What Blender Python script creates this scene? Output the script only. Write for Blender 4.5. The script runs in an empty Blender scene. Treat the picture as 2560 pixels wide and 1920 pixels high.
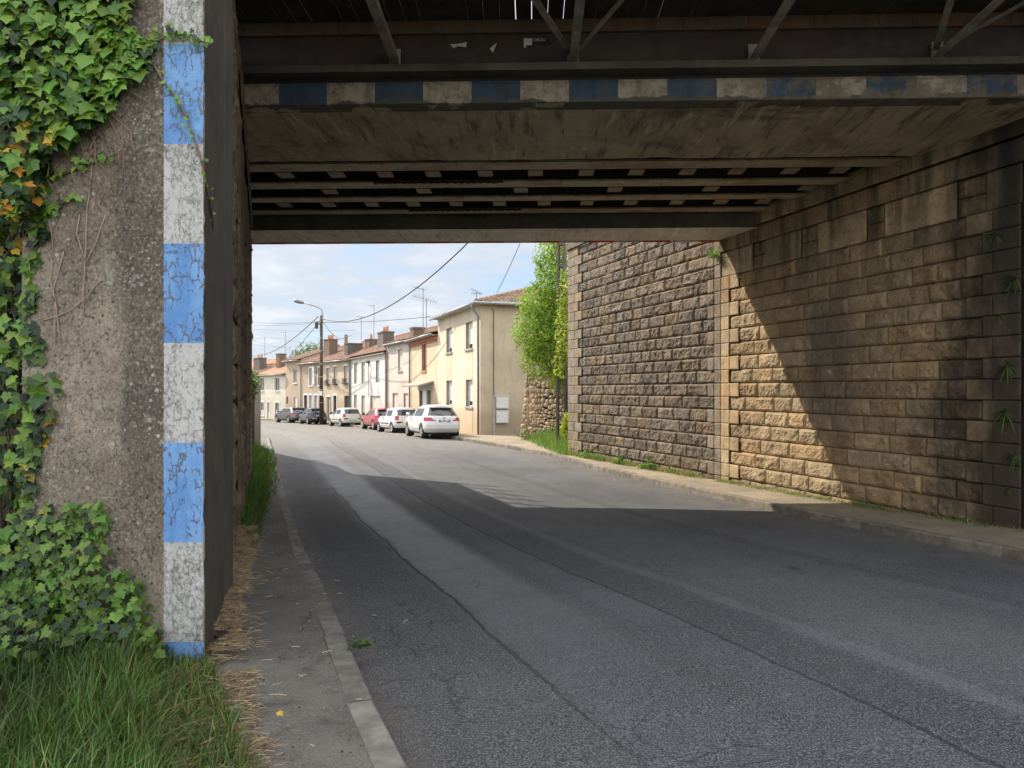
import bpy, math, random
import numpy as np
from mathutils import Vector, noise as mnoise
random.seed(11)
rad = math.radians
scn = bpy.context.scene
COL = scn.collection

# ------------------------------------------------------------------ camera, sky, sun, exposure
cam = bpy.data.cameras.new('camera'); camo = bpy.data.objects.new('camera', cam); COL.objects.link(camo)
camo.location = (0, 0, 1.6); camo.rotation_euler = (rad(90), 0, 0)
cam.sensor_width = 36; cam.lens = 24.75; cam.shift_y = 0.00625
cam.clip_start = 0.05; cam.clip_end = 2500
scn.camera = camo
SUN_AZ, SUN_EL = 55.0, 40.0          # degrees left of the view direction (+Y), elevation
SUN_STRENGTH, SKY_STRENGTH, EXPOSURE = 4.5, 0.15, 0.56
vs = scn.view_settings
scn.display_settings.display_device = 'sRGB'
vs.view_transform = 'Standard'; vs.look = 'None'; vs.exposure = EXPOSURE; vs.gamma = 1; vs.use_curve_mapping = False
scn.cycles.use_denoising = True
scn.cycles.max_bounces = 8; scn.cycles.diffuse_bounces = 5; scn.cycles.glossy_bounces = 3
scn.cycles.transparent_max_bounces = 6; scn.cycles.caustics_reflective = False; scn.cycles.caustics_refractive = False
scn.cycles.sample_clamp_indirect = 6

# ------------------------------------------------------------------ node helpers
class NT:
    def __init__(s, nt): s.nt = nt; s.n = nt.nodes; s.l = nt.links
    def node(s, typ, **kw):
        nd = s.n.new(typ)
        for k, v in kw.items(): setattr(nd, k, v)
        return nd
    def put(s, sock, v):
        if v is None: return
        if isinstance(v, bpy.types.NodeSocket): s.l.new(v, sock)
        elif isinstance(v, (tuple, list)) and len(v) == 3 and sock.type == 'RGBA': sock.default_value = (*v, 1)
        else: sock.default_value = v
    def coord(s, kind='Object'): return s.node('ShaderNodeTexCoord').outputs[kind]
    def mapping(s, vec, scale=(1, 1, 1), loc=(0, 0, 0), rot=(0, 0, 0)):
        m = s.node('ShaderNodeMapping'); s.put(m.inputs['Vector'], vec)
        m.inputs['Scale'].default_value = scale; m.inputs['Location'].default_value = loc; m.inputs['Rotation'].default_value = rot
        return m.outputs[0]
    def noise(s, vec, scale=5., detail=4., rough=.55, dist=0., col=False):
        t = s.node('ShaderNodeTexNoise'); s.put(t.inputs['Vector'], vec)
        t.inputs['Scale'].default_value = scale; t.inputs['Detail'].default_value = detail
        t.inputs['Roughness'].default_value = rough; t.inputs['Distortion'].default_value = dist
        return t.outputs['Color' if col else 'Fac']
    def voro(s, vec, scale=5., feature='F1', out='Distance', rnd=1.):
        t = s.node('ShaderNodeTexVoronoi', feature=feature); s.put(t.inputs['Vector'], vec)
        t.inputs['Scale'].default_value = scale; t.inputs['Randomness'].default_value = rnd
        return t.outputs[out]
    def math(s, op, a, b=None, c=None, clamp=False):
        m = s.node('ShaderNodeMath', operation=op, use_clamp=clamp)
        s.put(m.inputs[0], a); s.put(m.inputs[1], b)
        if c is not None: s.put(m.inputs[2], c)
        return m.outputs[0]
    def step(s, v, lo, hi, to0=0., to1=1.):
        m = s.node('ShaderNodeMapRange', interpolation_type='SMOOTHSTEP')
        s.put(m.inputs['Value'], v); m.inputs['From Min'].default_value = lo; m.inputs['From Max'].default_value = hi
        m.inputs['To Min'].default_value = to0; m.inputs['To Max'].default_value = to1
        return m.outputs[0]
    def mix(s, fac, a, b, blend='MIX'):
        m = s.node('ShaderNodeMix', data_type='RGBA', blend_type=blend)
        s.put(m.inputs[0], fac); s.put(m.inputs[6], a); s.put(m.inputs[7], b)
        return m.outputs[2]
    def sep(s, vec):
        m = s.node('ShaderNodeSeparateXYZ'); s.put(m.inputs[0], vec); return m.outputs
    def bump(s, h, dist=.02, strength=1., normal=None):
        b = s.node('ShaderNodeBump'); s.put(b.inputs['Height'], h); b.inputs['Distance'].default_value = dist
        b.inputs['Strength'].default_value = strength
        if normal is not None: s.put(b.inputs['Normal'], normal)
        return b.outputs[0]
    def attr(s, name='Col'):
        return s.node('ShaderNodeAttribute', attribute_name=name).outputs['Color']

def newmat(name):
    m = bpy.data.materials.new(name); m.use_nodes = True
    t = NT(m.node_tree); b = t.n['Principled BSDF']
    return m, t, b
MATS = {}
def simple(name, col, rough=.6, metal=0., var=.18, scale=6., bump=0., bscale=60., coat=0., streak=0., dirt=None):
    """plain painted / mineral surface with uneven tone"""
    if name in MATS: return MATS[name]
    m, t, b = newmat(name); co = t.coord()
    n1 = t.noise(co, scale, 6, .6)
    c = t.mix(t.step(n1, .3, .7), tuple(x*(1-var) for x in col), tuple(min(1, x*(1+var)) for x in col))
    if streak:
        st = t.noise(t.mapping(co, (9, 9, .5)), 1., 5, .65)
        c = t.mix(t.math('MULTIPLY', t.step(st, .5, .75), streak), c, dirt or tuple(x*.35 for x in col))
    t.put(b.inputs['Base Color'], c); b.inputs['Roughness'].default_value = rough; b.inputs['Metallic'].default_value = metal
    b.inputs['Coat Weight'].default_value = coat; b.inputs['Coat Roughness'].default_value = .05
    if bump: t.put(b.inputs['Normal'], t.bump(t.noise(co, bscale, 5, .6), bump))
    MATS[name] = m; return m

# ------------------------------------------------------------------ world: Nishita sky with thin cloud
def build_world():
    w = bpy.data.worlds.new('World'); scn.world = w; w.use_nodes = True
    t = NT(w.node_tree); bg = t.n['Background']
    sky = t.node('ShaderNodeTexSky', sky_type='NISHITA'); sky.sun_disc = False
    sky.sun_elevation = rad(SUN_EL); sky.sun_rotation = rad(-SUN_AZ); sky.air_density = 1.0; sky.dust_density = 1.0; sky.ozone_density = 1.5
    d = t.coord('Generated'); x, y, z = t.sep(d)
    zz = t.math('MAXIMUM', z, .03)
    zc = t.math('ADD', zz, .18)
    comb = t.node('ShaderNodeCombineXYZ'); t.put(comb.inputs[0], t.math('DIVIDE', x, zc)); t.put(comb.inputs[1], t.math('DIVIDE', y, zc)); t.put(comb.inputs[2], t.math('MULTIPLY', z, 2.))
    n = t.noise(t.mapping(comb.outputs[0], (1., 1., 1.), (3.3, 1.7, .4)), 1.35, 9, .56, .25)
    n2 = t.noise(t.mapping(comb.outputs[0], (1., 1., 1.), (7.3, 4.7, 2.)), 4.5, 8, .6, .2)
    nn = t.math('ADD', t.math('MULTIPLY', n, .75), t.math('MULTIPLY', n2, .25))
    fac = t.step(nn, .40, .49)
    cl = t.mix(t.step(nn, .45, .66), (3.25, 3.55, 4.0), (4.55, 4.65, 4.75))
    c = t.mix(t.math('MULTIPLY', fac, .9), t.mix(.82, sky.outputs[0], (2.45, 3.2, 4.2)), cl)
    # unseen sky overhead and behind the camera brightened as added fill light
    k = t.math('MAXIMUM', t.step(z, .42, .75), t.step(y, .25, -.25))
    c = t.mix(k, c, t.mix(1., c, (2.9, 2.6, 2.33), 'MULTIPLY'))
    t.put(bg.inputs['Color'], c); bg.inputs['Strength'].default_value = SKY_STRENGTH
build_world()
sun = bpy.data.lights.new('sun', 'SUN'); sun.energy = SUN_STRENGTH; sun.angle = rad(.53); sun.color = (1., .90, .76)
suno = bpy.data.objects.new('sun', sun); COL.objects.link(suno); suno.location = (-40, 40, 60)
sd = Vector((-math.sin(rad(SUN_AZ))*math.cos(rad(SUN_EL)), math.cos(rad(SUN_AZ))*math.cos(rad(SUN_EL)), math.sin(rad(SUN_EL))))
suno.rotation_euler = sd.to_track_quat('Z', 'Y').to_euler()

# ------------------------------------------------------------------ mesh helpers
def tag(o, label=None, cat=None, group=None, kind=None):
    if label: o['label'] = label
    if cat: o['category'] = cat
    if group: o['group'] = group
    if kind: o['kind'] = kind
    return o
def empty(name, loc=(0, 0, 0), rz=0, label=None, cat=None, group=None):
    o = bpy.data.objects.new(name, None); COL.objects.link(o); o.location = loc; o.rotation_euler = (0, 0, rz)
    o.empty_display_size = .2
    return tag(o, label, cat, group)
def copy_tree(o, parent=None):
    c = o.copy(); COL.objects.link(c)
    if parent is not None: c.parent = parent
    for ch in list(o.children): copy_tree(ch, c)
    return c
class MB:
    def __init__(s): s.v = []; s.f = []; s.m = []; s.c = []
    def vert(s, p): s.v.append(tuple(p)); return len(s.v)-1
    def face(s, idx, m=0, c=None): s.f.append(tuple(idx)); s.m.append(m); s.c.append(c)
    def poly(s, pts, m=0, c=None):
        b = len(s.v); s.v.extend(tuple(p) for p in pts); s.face(range(b, b+len(pts)), m, c)
    def box(s, o, ex, ey, ez, m=0, c=None):
        o, ex, ey, ez = Vector(o), Vector(ex), Vector(ey), Vector(ez)
        b = len(s.v)
        for k in (0, 1):
            for j in (0, 1):
                for i in (0, 1): s.v.append(tuple(o+ex*i+ey*j+ez*k))
        flip = ex.cross(ey).dot(ez) < 0
        for q in ((0, 2, 3, 1), (4, 5, 7, 6), (0, 1, 5, 4), (2, 6, 7, 3), (0, 4, 6, 2), (1, 3, 7, 5)):
            s.face([b+i for i in (reversed(q) if flip else q)], m, c)
    def abox(s, x0, x1, y0, y1, z0, z1, m=0, c=None): s.box((x0, y0, z0), (x1-x0, 0, 0), (0, y1-y0, 0), (0, 0, z1-z0), m, c)
    def bar(s, a, b_, w, h, up=(0, 0, 1), m=0, c=None):
        a, b_ = Vector(a), Vector(b_); d = b_-a; u = Vector(up); x = d.cross(u)
        if x.length < 1e-5: x = d.cross(Vector((1, 0, 0)))
        x.normalize(); y = x.cross(d).normalized()
        s.box(a-x*w/2-y*h/2, d, x*w, y*h, m, c)
    def tube(s, pts, r, n=8, m=0, cap=True, c=None):
        pts = [Vector(p) for p in pts]; rs = r if isinstance(r, (list, tuple)) else [r]*len(pts)
        rings = []; px = None
        for i, p in enumerate(pts):
            d = (pts[min(i+1, len(pts)-1)]-pts[max(i-1, 0)]).normalized()
            x = d.cross(Vector((0, 0, 1))) if px is None else px-d*px.dot(d)
            if x.length < 1e-4: x = d.cross(Vector((1, 0, 0)))
            x.normalize(); px = x; y = d.cross(x)
            b = len(s.v)
            for k in range(n):
                a = 2*math.pi*k/n; s.v.append(tuple(p+(x*math.cos(a)+y*math.sin(a))*rs[i]))
            rings.append(b)
        for i in range(len(rings)-1):
            for k in range(n):
                k2 = (k+1) % n; s.face((rings[i]+k, rings[i]+k2, rings[i+1]+k2, rings[i+1]+k), m, c)
        if cap:
            s.face([rings[0]+k for k in reversed(range(n))], m, c); s.face([rings[-1]+k for k in range(n)], m, c)
    def lathe(s, o, ax, prof, n=24, m=0, c=None):
        o, ax = Vector(o), Vector(ax).normalized(); x = ax.cross(Vector((0, 0, 1)))
        if x.length < 1e-4: x = Vector((1, 0, 0))
        x.normalize(); y = ax.cross(x); b = len(s.v)
        for (r, h) in prof:
            for k in range(n):
                a = 2*math.pi*k/n; s.v.append(tuple(o+ax*h+(x*math.cos(a)+y*math.sin(a))*r))
        for i in range(len(prof)-1):
            for k in range(n):
                k2 = (k+1) % n; s.face((b+i*n+k, b+i*n+k2, b+(i+1)*n+k2, b+(i+1)*n+k), m, c)
    def grid(s, fn, nu, nv, m=0, c=None, flip=False):
        b = len(s.v)
        for j in range(nv+1):
            for i in range(nu+1): s.v.append(tuple(fn(i/nu, j/nv)))
        for j in range(nv):
            for i in range(nu):
                q = (b+j*(nu+1)+i, b+j*(nu+1)+i+1, b+(j+1)*(nu+1)+i+1, b+(j+1)*(nu+1)+i)
                s.face(reversed(q) if flip else q, m, c)
    def build(s, name, mats, parent=None, smooth=False, origin=None, uv=None):
        me = bpy.data.meshes.new(name)
        v = s.v
        if origin is not None: ox, oy, oz = origin; v = [(a-ox, b-oy, c-oz) for a, b, c in v]
        me.from_pydata(v, [], s.f)
        for mt in (mats if isinstance(mats, (list, tuple)) else [mats]): me.materials.append(mt)
        me.polygons.foreach_set('material_index', s.m)
        if smooth: me.polygons.foreach_set('use_smooth', [True]*len(s.f))
        if any(c is not None for c in s.c):
            at = me.color_attributes.new('Col', 'FLOAT_COLOR', 'CORNER'); buf = []
            for f, c in zip(s.f, s.c): buf.extend((*(c or (1, 1, 1)), 1.)*len(f))
            at.data.foreach_set('color', buf)
        if uv is not None:
            l = me.uv_layers.new(name='UVMap'); buf = []
            for f in s.f:
                for i in f: buf.extend(uv[i])
            l.data.foreach_set('uv', buf)
        me.update()
        o = bpy.data.objects.new(name, me); COL.objects.link(o)
        if parent is not None: o.parent = parent
        elif origin is not None: o.location = origin
        return o
def text(name, body, size, mat, loc, rot, parent=None, extrude=.001, align='CENTER'):
    cu = bpy.data.curves.new(name, 'FONT'); cu.body = body; cu.size = size; cu.align_x = align; cu.align_y = 'CENTER'; cu.extrude = extrude
    cu.materials.append(mat); o = bpy.data.objects.new(name, cu); COL.objects.link(o); o.location = loc; o.rotation_euler = rot
    me = bpy.data.meshes.new_from_object(o.evaluated_get(bpy.context.evaluated_depsgraph_get())); me.name = name
    if not me.materials: me.materials.append(mat)
    bpy.data.objects.remove(o); o = bpy.data.objects.new(name, me); COL.objects.link(o); o.location = loc; o.rotation_euler = rot
    if parent is not None: o.parent = parent
    return o

# ------------------------------------------------------------------ ground shape
GY = [-60, 0, 4, 8, 12, 16, 24, 34, 42, 50, 57, 67, 80, 90, 600]
GZ = [-.05, -.05, -.12, -.36, -.50, -.56, -.62, -.64, -.90, -1.10, -1.28, -1.47, -1.75, -1.9, -1.9]
_yy = np.linspace(-60, 600, 6601); _zz = np.interp(_yy, GY, GZ); _k = np.ones(25)/25
_zs = np.convolve(np.pad(_zz, 12, mode='edge'), _k, mode='valid')
def G(y): return float(np.interp(y, _yy, _zs))
PAVE = .10
# road edges as (x, y) pairs running away from the camera, left kerb and right kerb
LK = [(2.0, -6), (.62, -.5), (-.10, 2.0), (-.44, 2.99), (-.72, 3.7), (-1.14, 4.82), (-1.72, 6.4), (-2.54, 8.55), (-3.38, 10.9), (-4.62, 14.3), (-5.45, 16.6), (-6.72, 20.1), (-8.2, 24.3), (-9.6, 28), (-11.4, 33), (-15.2, 42), (-20, 51), (-27, 61), (-38, 71), (-56, 80)]
RK = [(8.2, -6), (7.5, -.5), (7.12, 2.0), (6.95, 2.99), (6.82, 3.7), (6.6, 4.82), (6.28, 6.6), (5.85, 8.4), (5.2, 10.5), (4.18, 13.7), (3.38, 16.2), (2.2, 19.9), (1.3, 23.9), (-.15, 27.3), (-3.2, 33.6), (-6.2, 41.2), (-10.9, 51.8), (-16.6, 63.2), (-26.6, 78.2), (-46, 96)]
def lerp(a, b, t): return a+(b-a)*t
def resample(pl, step):
    out = []
    for i in range(len(pl)-1):
        n = max(1, int(math.dist(pl[i], pl[i+1])/step))
        for k in range(n): out.append((lerp(pl[i][0], pl[i+1][0], k/n), lerp(pl[i][1], pl[i+1][1], k/n)))
    out.append(pl[-1]); return out

def road_material():
    m, t, b = newmat('worn_asphalt')
    uv = t.coord('UV'); co = t.coord('Object')
    u, v, _ = t.sep(uv)
    wob = t.math('MULTIPLY', t.math('SUBTRACT', t.noise(t.mapping(co, (.35, .35, .35)), 1, 4, .6), .5), .26)
    wob2 = t.math('MULTIPLY', t.math('SUBTRACT', t.noise(t.mapping(co, (4, 4, 4)), 1, 5, .7), .5), .10)
    vw = t.math('ADD', t.math('ADD', v, wob), wob2)
    def line(c, w, soft):          # 1 on a line at v=c with half width w
        return t.step(t.math('ABSOLUTE', t.math('SUBTRACT', vw, c)), w+soft, w)
    big = t.noise(co, .45, 5, .6); mid = t.noise(t.mapping(co, (1, 1, 1), (9, 3, 0)), 2.2, 6, .65)
    agg = t.noise(co, 95, 3, .7); agg2 = t.voro(co, 150, 'F1')
    c = t.mix(t.step(big, .35, .68), (.056, .062, .075), (.100, .106, .120))
    # newer darker tarmac strips and paler worn tracks, one with sheen painted in
    c = t.mix(t.math('MULTIPLY', line(3.0, .22, .12), .7), c, (.037, .040, .049))
    c = t.mix(t.math('MULTIPLY', line(5.95, .10, .10), .55), c, (.036, .036, .038))
    c = t.mix(t.math('MULTIPLY', t.math('MULTIPLY', line(1.62, .34, .2), t.math('MULTIPLY', t.step(u, 9, 15), t.step(u, 25.5, 22.5))), .7), c, (.138, .149, .168))  # smoother strip; its sky sheen is painted in as paler colour
    c = t.mix(t.math('MULTIPLY', t.math('MULTIPLY', line(.75, .42, .1), t.math('MULTIPLY', t.step(u, 14, 16), t.step(u, 22.4, 22.1))), t.step(mid, .3, .55, .25, .75)), c, (.030, .031, .035))
    c = t.mix(t.math('MULTIPLY', line(2.15, .10, .12), .35), c, (.045, .046, .05)); c = t.mix(t.math('MULTIPLY', line(3.45, .06, .06), .5), c, (.15, .152, .158)); c = t.mix(t.math('MULTIPLY', line(5.0, .30, .4), .4), c, (.055, .058, .066))
    c = t.mix(t.math('MULTIPLY', line(4.4, .5, .5), .3), c, (.125, .128, .132))
    c = t.mix(t.math('MULTIPLY', line(.55, .5, .3), .45), c, (.045, .044, .045))
    c = t.mix(t.math('MULTIPLY', t.step(u, 26, 44), .75), c, (.225, .205, .178))       # warm sunlit tone painted into the road colour up the street
    c = t.mix(t.step(mid, .42, .72, 0, .35), c, (.05, .05, .052))
    # chippings
    c = t.mix(t.step(agg, .52, .60, 0, .7), c, (.23, .228, .225)); c = t.mix(t.step(agg, .47, .38, 0, .8), c, (.018, .018, .020)); c = t.mix(t.step(t.noise(co, 38, 3, .6), .56, .64, 0, .35), c, (.17, .168, .16))
    # oil drips and tar spots
    ov_ = t.voro(t.mapping(co, (1, .6, 1), (2, 7, 0)), .9); c = t.mix(t.math('MULTIPLY', t.step(t.math('ADD', ov_, t.math('MULTIPLY', t.noise(co, 9, 4, .7), .12)), .16, .09), t.step(big, .48, .56, 0, .75)), c, (.022, .022, .024))
    # open joints
    gate = t.step(t.noise(t.mapping(co, (.8, .8, .8), (4, 0, 0)), 1, 3), .52, .62)
    j1 = t.math('MULTIPLY', t.math('MULTIPLY', line(1.14, .008, .012), t.step(u, 22.6, 22.2)), t.step(u, 8.5, 15, .25, 1.))
    j2 = t.math('MULTIPLY', line(2.70, .010, .012), .8)
    crk = t.voro(t.mapping(t.mix(.20, co, t.noise(co, 2.6, 6, .7, 0, True)), (1, 1, 1)), 2.6, 'DISTANCE_TO_EDGE')
    ck = t.math('MULTIPLY', t.step(crk, .014, .003), t.math('MULTIPLY', gate, line(.9, .75, .4)))
    crk2 = t.voro(t.mapping(t.mix(.22, co, t.noise(co, .8, 5, .6, 0, True)), (1, 1, 1), (3, 8, 0)), .38, 'DISTANCE_TO_EDGE')
    ck2 = t.math('MULTIPLY', t.step(crk2, .008, .002), t.step(u, 18, 28))
    jj = t.math('MAXIMUM', t.math('MAXIMUM', j1, t.math('MULTIPLY', j2, .7)), t.math('MAXIMUM', t.math('MULTIPLY', ck, .42), t.math('MULTIPLY', ck2, .28)))
    c = t.mix(jj, c, (.012, .012, .012))
    # a few grit and dust accumulations by the kerbs
    dust = t.math('MULTIPLY', t.math('MAXIMUM', t.step(v, .35, .0), t.step(v, 7.2, 8.1)), t.step(mid, .35, .6))
    c = t.mix(t.math('MULTIPLY', dust, .5), c, (.17, .15, .12))
    t.put(b.inputs['Base Color'], c)
    r = t.mix(line(1.6, .35, .3), (.80,)*3, (.50,)*3)
    t.put(b.inputs['Roughness'], t.math('ADD', t.sep(r)[0], t.math('MULTIPLY', mid, .12)))
    b.inputs['Specular IOR Level'].default_value = .35
    h = t.math('SUBTRACT', t.math('ADD', t.math('MULTIPLY', agg, .5), t.math('MULTIPLY', agg2, .5)), t.math('MULTIPLY', jj, 3.))
    t.put(b.inputs['Normal'], t.bump(h, .006, .9))
    return m
def pave_material(name, c1, c2, dark, green=0.):
    m, t, b = newmat(name); co = t.coord()
    big = t.noise(co, .9, 6, .65); mid = t.noise(t.mapping(co, (1, 1, 1), (5, 2, 0)), 4., 6, .7); agg = t.noise(co, 85, 3, .7)
    c = t.mix(t.step(big, .35, .65), c1, c2); c = t.mix(t.step(mid, .50, .72, 0, .75), c, dark)
    if green: c = t.mix(t.step(t.noise(t.mapping(co, (1, 1, 1), (11, 2, 0)), 1.4, 6, .7), .56, .70, 0, green), c, (.055, .065, .025))
    c = t.mix(t.step(agg, .5, .72, 0, .5), c, tuple(min(1, x*1.9) for x in c2)); c = t.mix(t.step(agg, .46, .3, 0, .5), c, tuple(x*.35 for x in c1))
    t.put(b.inputs['Base Color'], c); b.inputs['Roughness'].default_value = .92
    t.put(b.inputs['Normal'], t.bump(t.math('ADD', agg, t.math('MULTIPLY', mid, 1.5)), .006, .8))
    return m
M_ROAD = road_material()
M_PAVE_L = pave_material('pavement_asphalt', (.10, .094, .084), (.15, .14, .122), (.05, .044, .036), .35)
M_PAVE_R = pave_material('pavement_worn', (.21, .175, .125), (.32, .265, .19), (.13, .105, .075), .2)
M_EARTH = pave_material('earth', (.045, .036, .026), (.075, .06, .042), (.03, .024, .018), .6)
M_FIELD = pave_material('field_ground', (.05, .062, .022), (.08, .085, .035), (.05, .04, .025), .8)

def ground():
    mb = MB(); ys = [-60, -20, 0, 4, 8, 12, 16, 20, 24, 30, 34, 42, 50, 57, 67, 80, 90, 140, 250, 420, 600]
    xs = [-420, -200, -100, -60, -30, -15, 0, 15, 30, 60, 100, 200, 420]
    for y in ys:
        for x in xs: mb.vert((x, y, G(y)-.16))
    n = len(xs)
    for j in range(len(ys)-1):
        for i in range(n-1): mb.face((j*n+i, j*n+i+1, (j+1)*n+i+1, (j+1)*n+i))
    tag(mb.build('ground', M_FIELD), kind='structure')
    # road
    mb = MB(); uv = []; NL = 14; rows = []
    # pair the two kerb lines by index
    acc = 0; last = None
    for i in range(len(LK)):
        L, R = Vector(LK[i]), Vector(RK[i])
        if i: 
            steps = max(1, int((L-Vector(LK[i-1])).length/.6))
        else: steps = 1
        for k in range(1, steps+1):
            t_ = k/steps if i else 1
            l = Vector(LK[i-1]).lerp(L, t_) if i else L; r = Vector(RK[i-1]).lerp(R, t_) if i else R
            mid = (l+r)/2
            if last is not None: acc += (mid-last).length
            last = mid; rows.append((l, r, acc))
    for l, r, a in rows:
        w = (r-l).length
        for k in range(NL+1):
            s = k/NL; p = l.lerp(r, s)
            crown = .05*(1-(2*s-1)**2)
            mb.vert((p.x, p.y, G(p.y)-.03+crown)); uv.append((a, s*w))
    for j in range(len(rows)-1):
        for k in range(NL):
            q = j*(NL+1)+k; mb.face((q, q+1, q+NL+2, q+NL+1))
    tag(mb.build('road', M_ROAD, smooth=True, uv=uv), kind='structure')
    # pavements: strips behind each kerb
    for nm, line, sgn, mat, wid in (('pavement', LK, -1, M_PAVE_L, 4.2), ('pavement', RK, 1, M_PAVE_R, 6.5)):
        mb = MB(); pl = resample(line, .7); n = 8
        for i, p in enumerate(pl):
            d = (Vector(pl[min(i+1, len(pl)-1)])-Vector(pl[max(i-1, 0)])).normalized(); nx = Vector((d.y, -d.x))*sgn
            for k in range(n+1):
                q = Vector(p)+nx*(.13+(wid-.13)*k/n)
                mb.vert((q.x, q.y, G(p[1])+PAVE+.012*mnoise.noise(Vector((q.x*1.3, q.y*1.3, sgn)))))
        for i in range(len(pl)-1):
            for k in range(n):
                q = i*(n+1)+k; f = (q, q+n+1, q+n+2, q+1) if sgn > 0 else (q, q+1, q+n+2, q+n+1)
                mb.face(f[::-1])
        tag(mb.build(nm, mat, smooth=True), kind='structure')
        # kerb stones
        mk = MB(); pl = resample(line, 1.0)
        for i in range(len(pl)-1):
            if pl[i][1] < -3: continue
            a, c = Vector(pl[i]), Vector(pl[i+1]); d = (c-a).normalized(); nx = Vector((d.y, -d.x))*sgn
            za, zc_ = G(a.y), G(c.y); gap = d*.006; w = .14
            j1, j2 = random.uniform(-.006, .006), random.uniform(-.006, .006)
            tone = random.uniform(.8, 1.15)
            pts = [(a+gap, za), (c-gap, zc_)]
            prof = [(0.0, -.12), (.004, PAVE-.012), (.016, PAVE+.002), (w, PAVE+.004), (w, -.12)]
            b0 = len(mk.v)
            for (p, z), jj in zip(pts, (j1, j2)):
                for (o, h) in prof:
                    q = p+nx*(o+jj); mk.vert((q.x, q.y, z+h))
            for k in range(4):
                f = (b0+k, b0+5+k, b0+6+k, b0+1+k)
                mk.face(f if sgn < 0 else f[::-1], 0, (tone,)*3)
            mk.face([b0+k for k in range(5)], 0, (tone,)*3); mk.face([b0+5+k for k in reversed(range(5))], 0, (tone,)*3)
        m, t, b = newmat('kerb_concrete'); co = t.coord()
        c = t.mix(t.step(t.noise(co, 5, 6, .7), .35, .7), (.12, .115, .10), (.23, .215, .185)) if sgn < 0 else t.mix(t.step(t.noise(co, 5, 6, .7), .35, .7), (.14, .12, .095), (.27, .235, .185))
        c = t.mix(1., c, t.attr(), 'MULTIPLY'); t.put(b.inputs['Base Color'], c); b.inputs['Roughness'].default_value = .9
        t.put(b.inputs['Normal'], t.bump(t.noise(co, 70, 4, .7), .004))
        tag(mk.build('kerb', m), kind='structure')
ground()

# ------------------------------------------------------------------ stone walls
def stone_material(name, c1, c2, stains=(), moss=.3, streak_top=None, rough_bump=.012, zgrime=None, salt=None):
    m, t, b = newmat(name); co = t.coord('Object'); x, y, z = t.sep(co)
    n1 = t.noise(co, 3.2, 7, .65); n2 = t.noise(t.mapping(co, (1, 1, 1), (7, 1, 3)), 14, 5, .7); n3 = t.noise(co, 90, 3, .7)
    c = t.mix(t.step(n1, .3, .7), c1, c2); c = t.mix(1., c, t.attr(), 'MULTIPLY')
    c = t.mix(t.step(n2, .50, .72, 0, .6), c, tuple(v*.45 for v in c1))
    c = t.mix(t.step(n3, .55, .75, 0, .4), c, tuple(min(1, v*1.7) for v in c2)); c = t.mix(t.step(n3, .42, .28, 0, .55), c, tuple(v*.3 for v in c1))
    mo = t.noise(t.mapping(co, (1, 1, 1), (1, 8, 4)), 1.1, 7, .7)
    c = t.mix(t.step(mo, .54, .72, 0, moss), c, (.055, .058, .034))
    if streak_top is not None:
        st = t.noise(t.mapping(co, (2.4, 2.4, .22), (2, 2, 2)), 1., 5, .6)
        k = t.math('MULTIPLY', t.step(st, .44, .60), t.step(z, streak_top-2.2, streak_top-.2))
        c = t.mix(t.math('MULTIPLY', k, .70), c, (.030, .030, .021))
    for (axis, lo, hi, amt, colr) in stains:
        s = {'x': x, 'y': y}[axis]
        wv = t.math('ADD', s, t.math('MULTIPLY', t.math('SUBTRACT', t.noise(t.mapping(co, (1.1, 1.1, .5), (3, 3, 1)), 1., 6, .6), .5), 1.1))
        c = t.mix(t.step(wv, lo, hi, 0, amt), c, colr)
    if salt:
        dx_ = t.math('ABSOLUTE', t.math('ADD', t.math('SUBTRACT', x, salt[0]), t.math('MULTIPLY', t.math('SUBTRACT', t.noise(co, 2.5, 5, .7), .5), .25)))
        c = t.mix(t.math('MULTIPLY', t.math('MULTIPLY', t.step(dx_, .26, .08), t.step(z, salt[1]-1.6, salt[1]-.4)), t.step(z, salt[1]+1.9, salt[1]+.8, 0, .55)), c, (.085, .085, .085))
        sp = t.math('ADD', t.math('MULTIPLY', dx_, 3.2), t.math('ABSOLUTE', t.math('SUBTRACT', z, salt[1])))
        c = t.mix(t.step(t.math('ADD', sp, t.math('MULTIPLY', n2, .3)), .26, .10, 0, .8), c, (.50, .48, .45))
    if zgrime: c = t.mix(t.math('MULTIPLY', t.step(t.math('ADD', z, t.math('MULTIPLY', n1, .5)), zgrime[1], zgrime[0]), .6), c, (.05, .045, .032))
    t.put(b.inputs['Base Color'], c); b.inputs['Roughness'].default_value = .92; b.inputs['Specular IOR Level'].default_value = .25
    t.put(b.inputs['Normal'], t.bump(t.math('ADD', t.math('MULTIPLY', n2, 1.), t.math('MULTIPLY', n3, .5)), rough_bump, .9))
    return m
def fill_row(t0, t1, lo, hi, avoid):
    out = []; x = t0
    while x < t1-.01:
        w = random.uniform(lo, hi)
        for _ in range(6):
            if any(abs(x+w-a) < .09 for a in avoid): w = random.uniform(lo, hi)
        if t1-(x+w) < lo*.6: w = t1-x
        out.append((x, min(t1, x+w))); x += w
    return out
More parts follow.
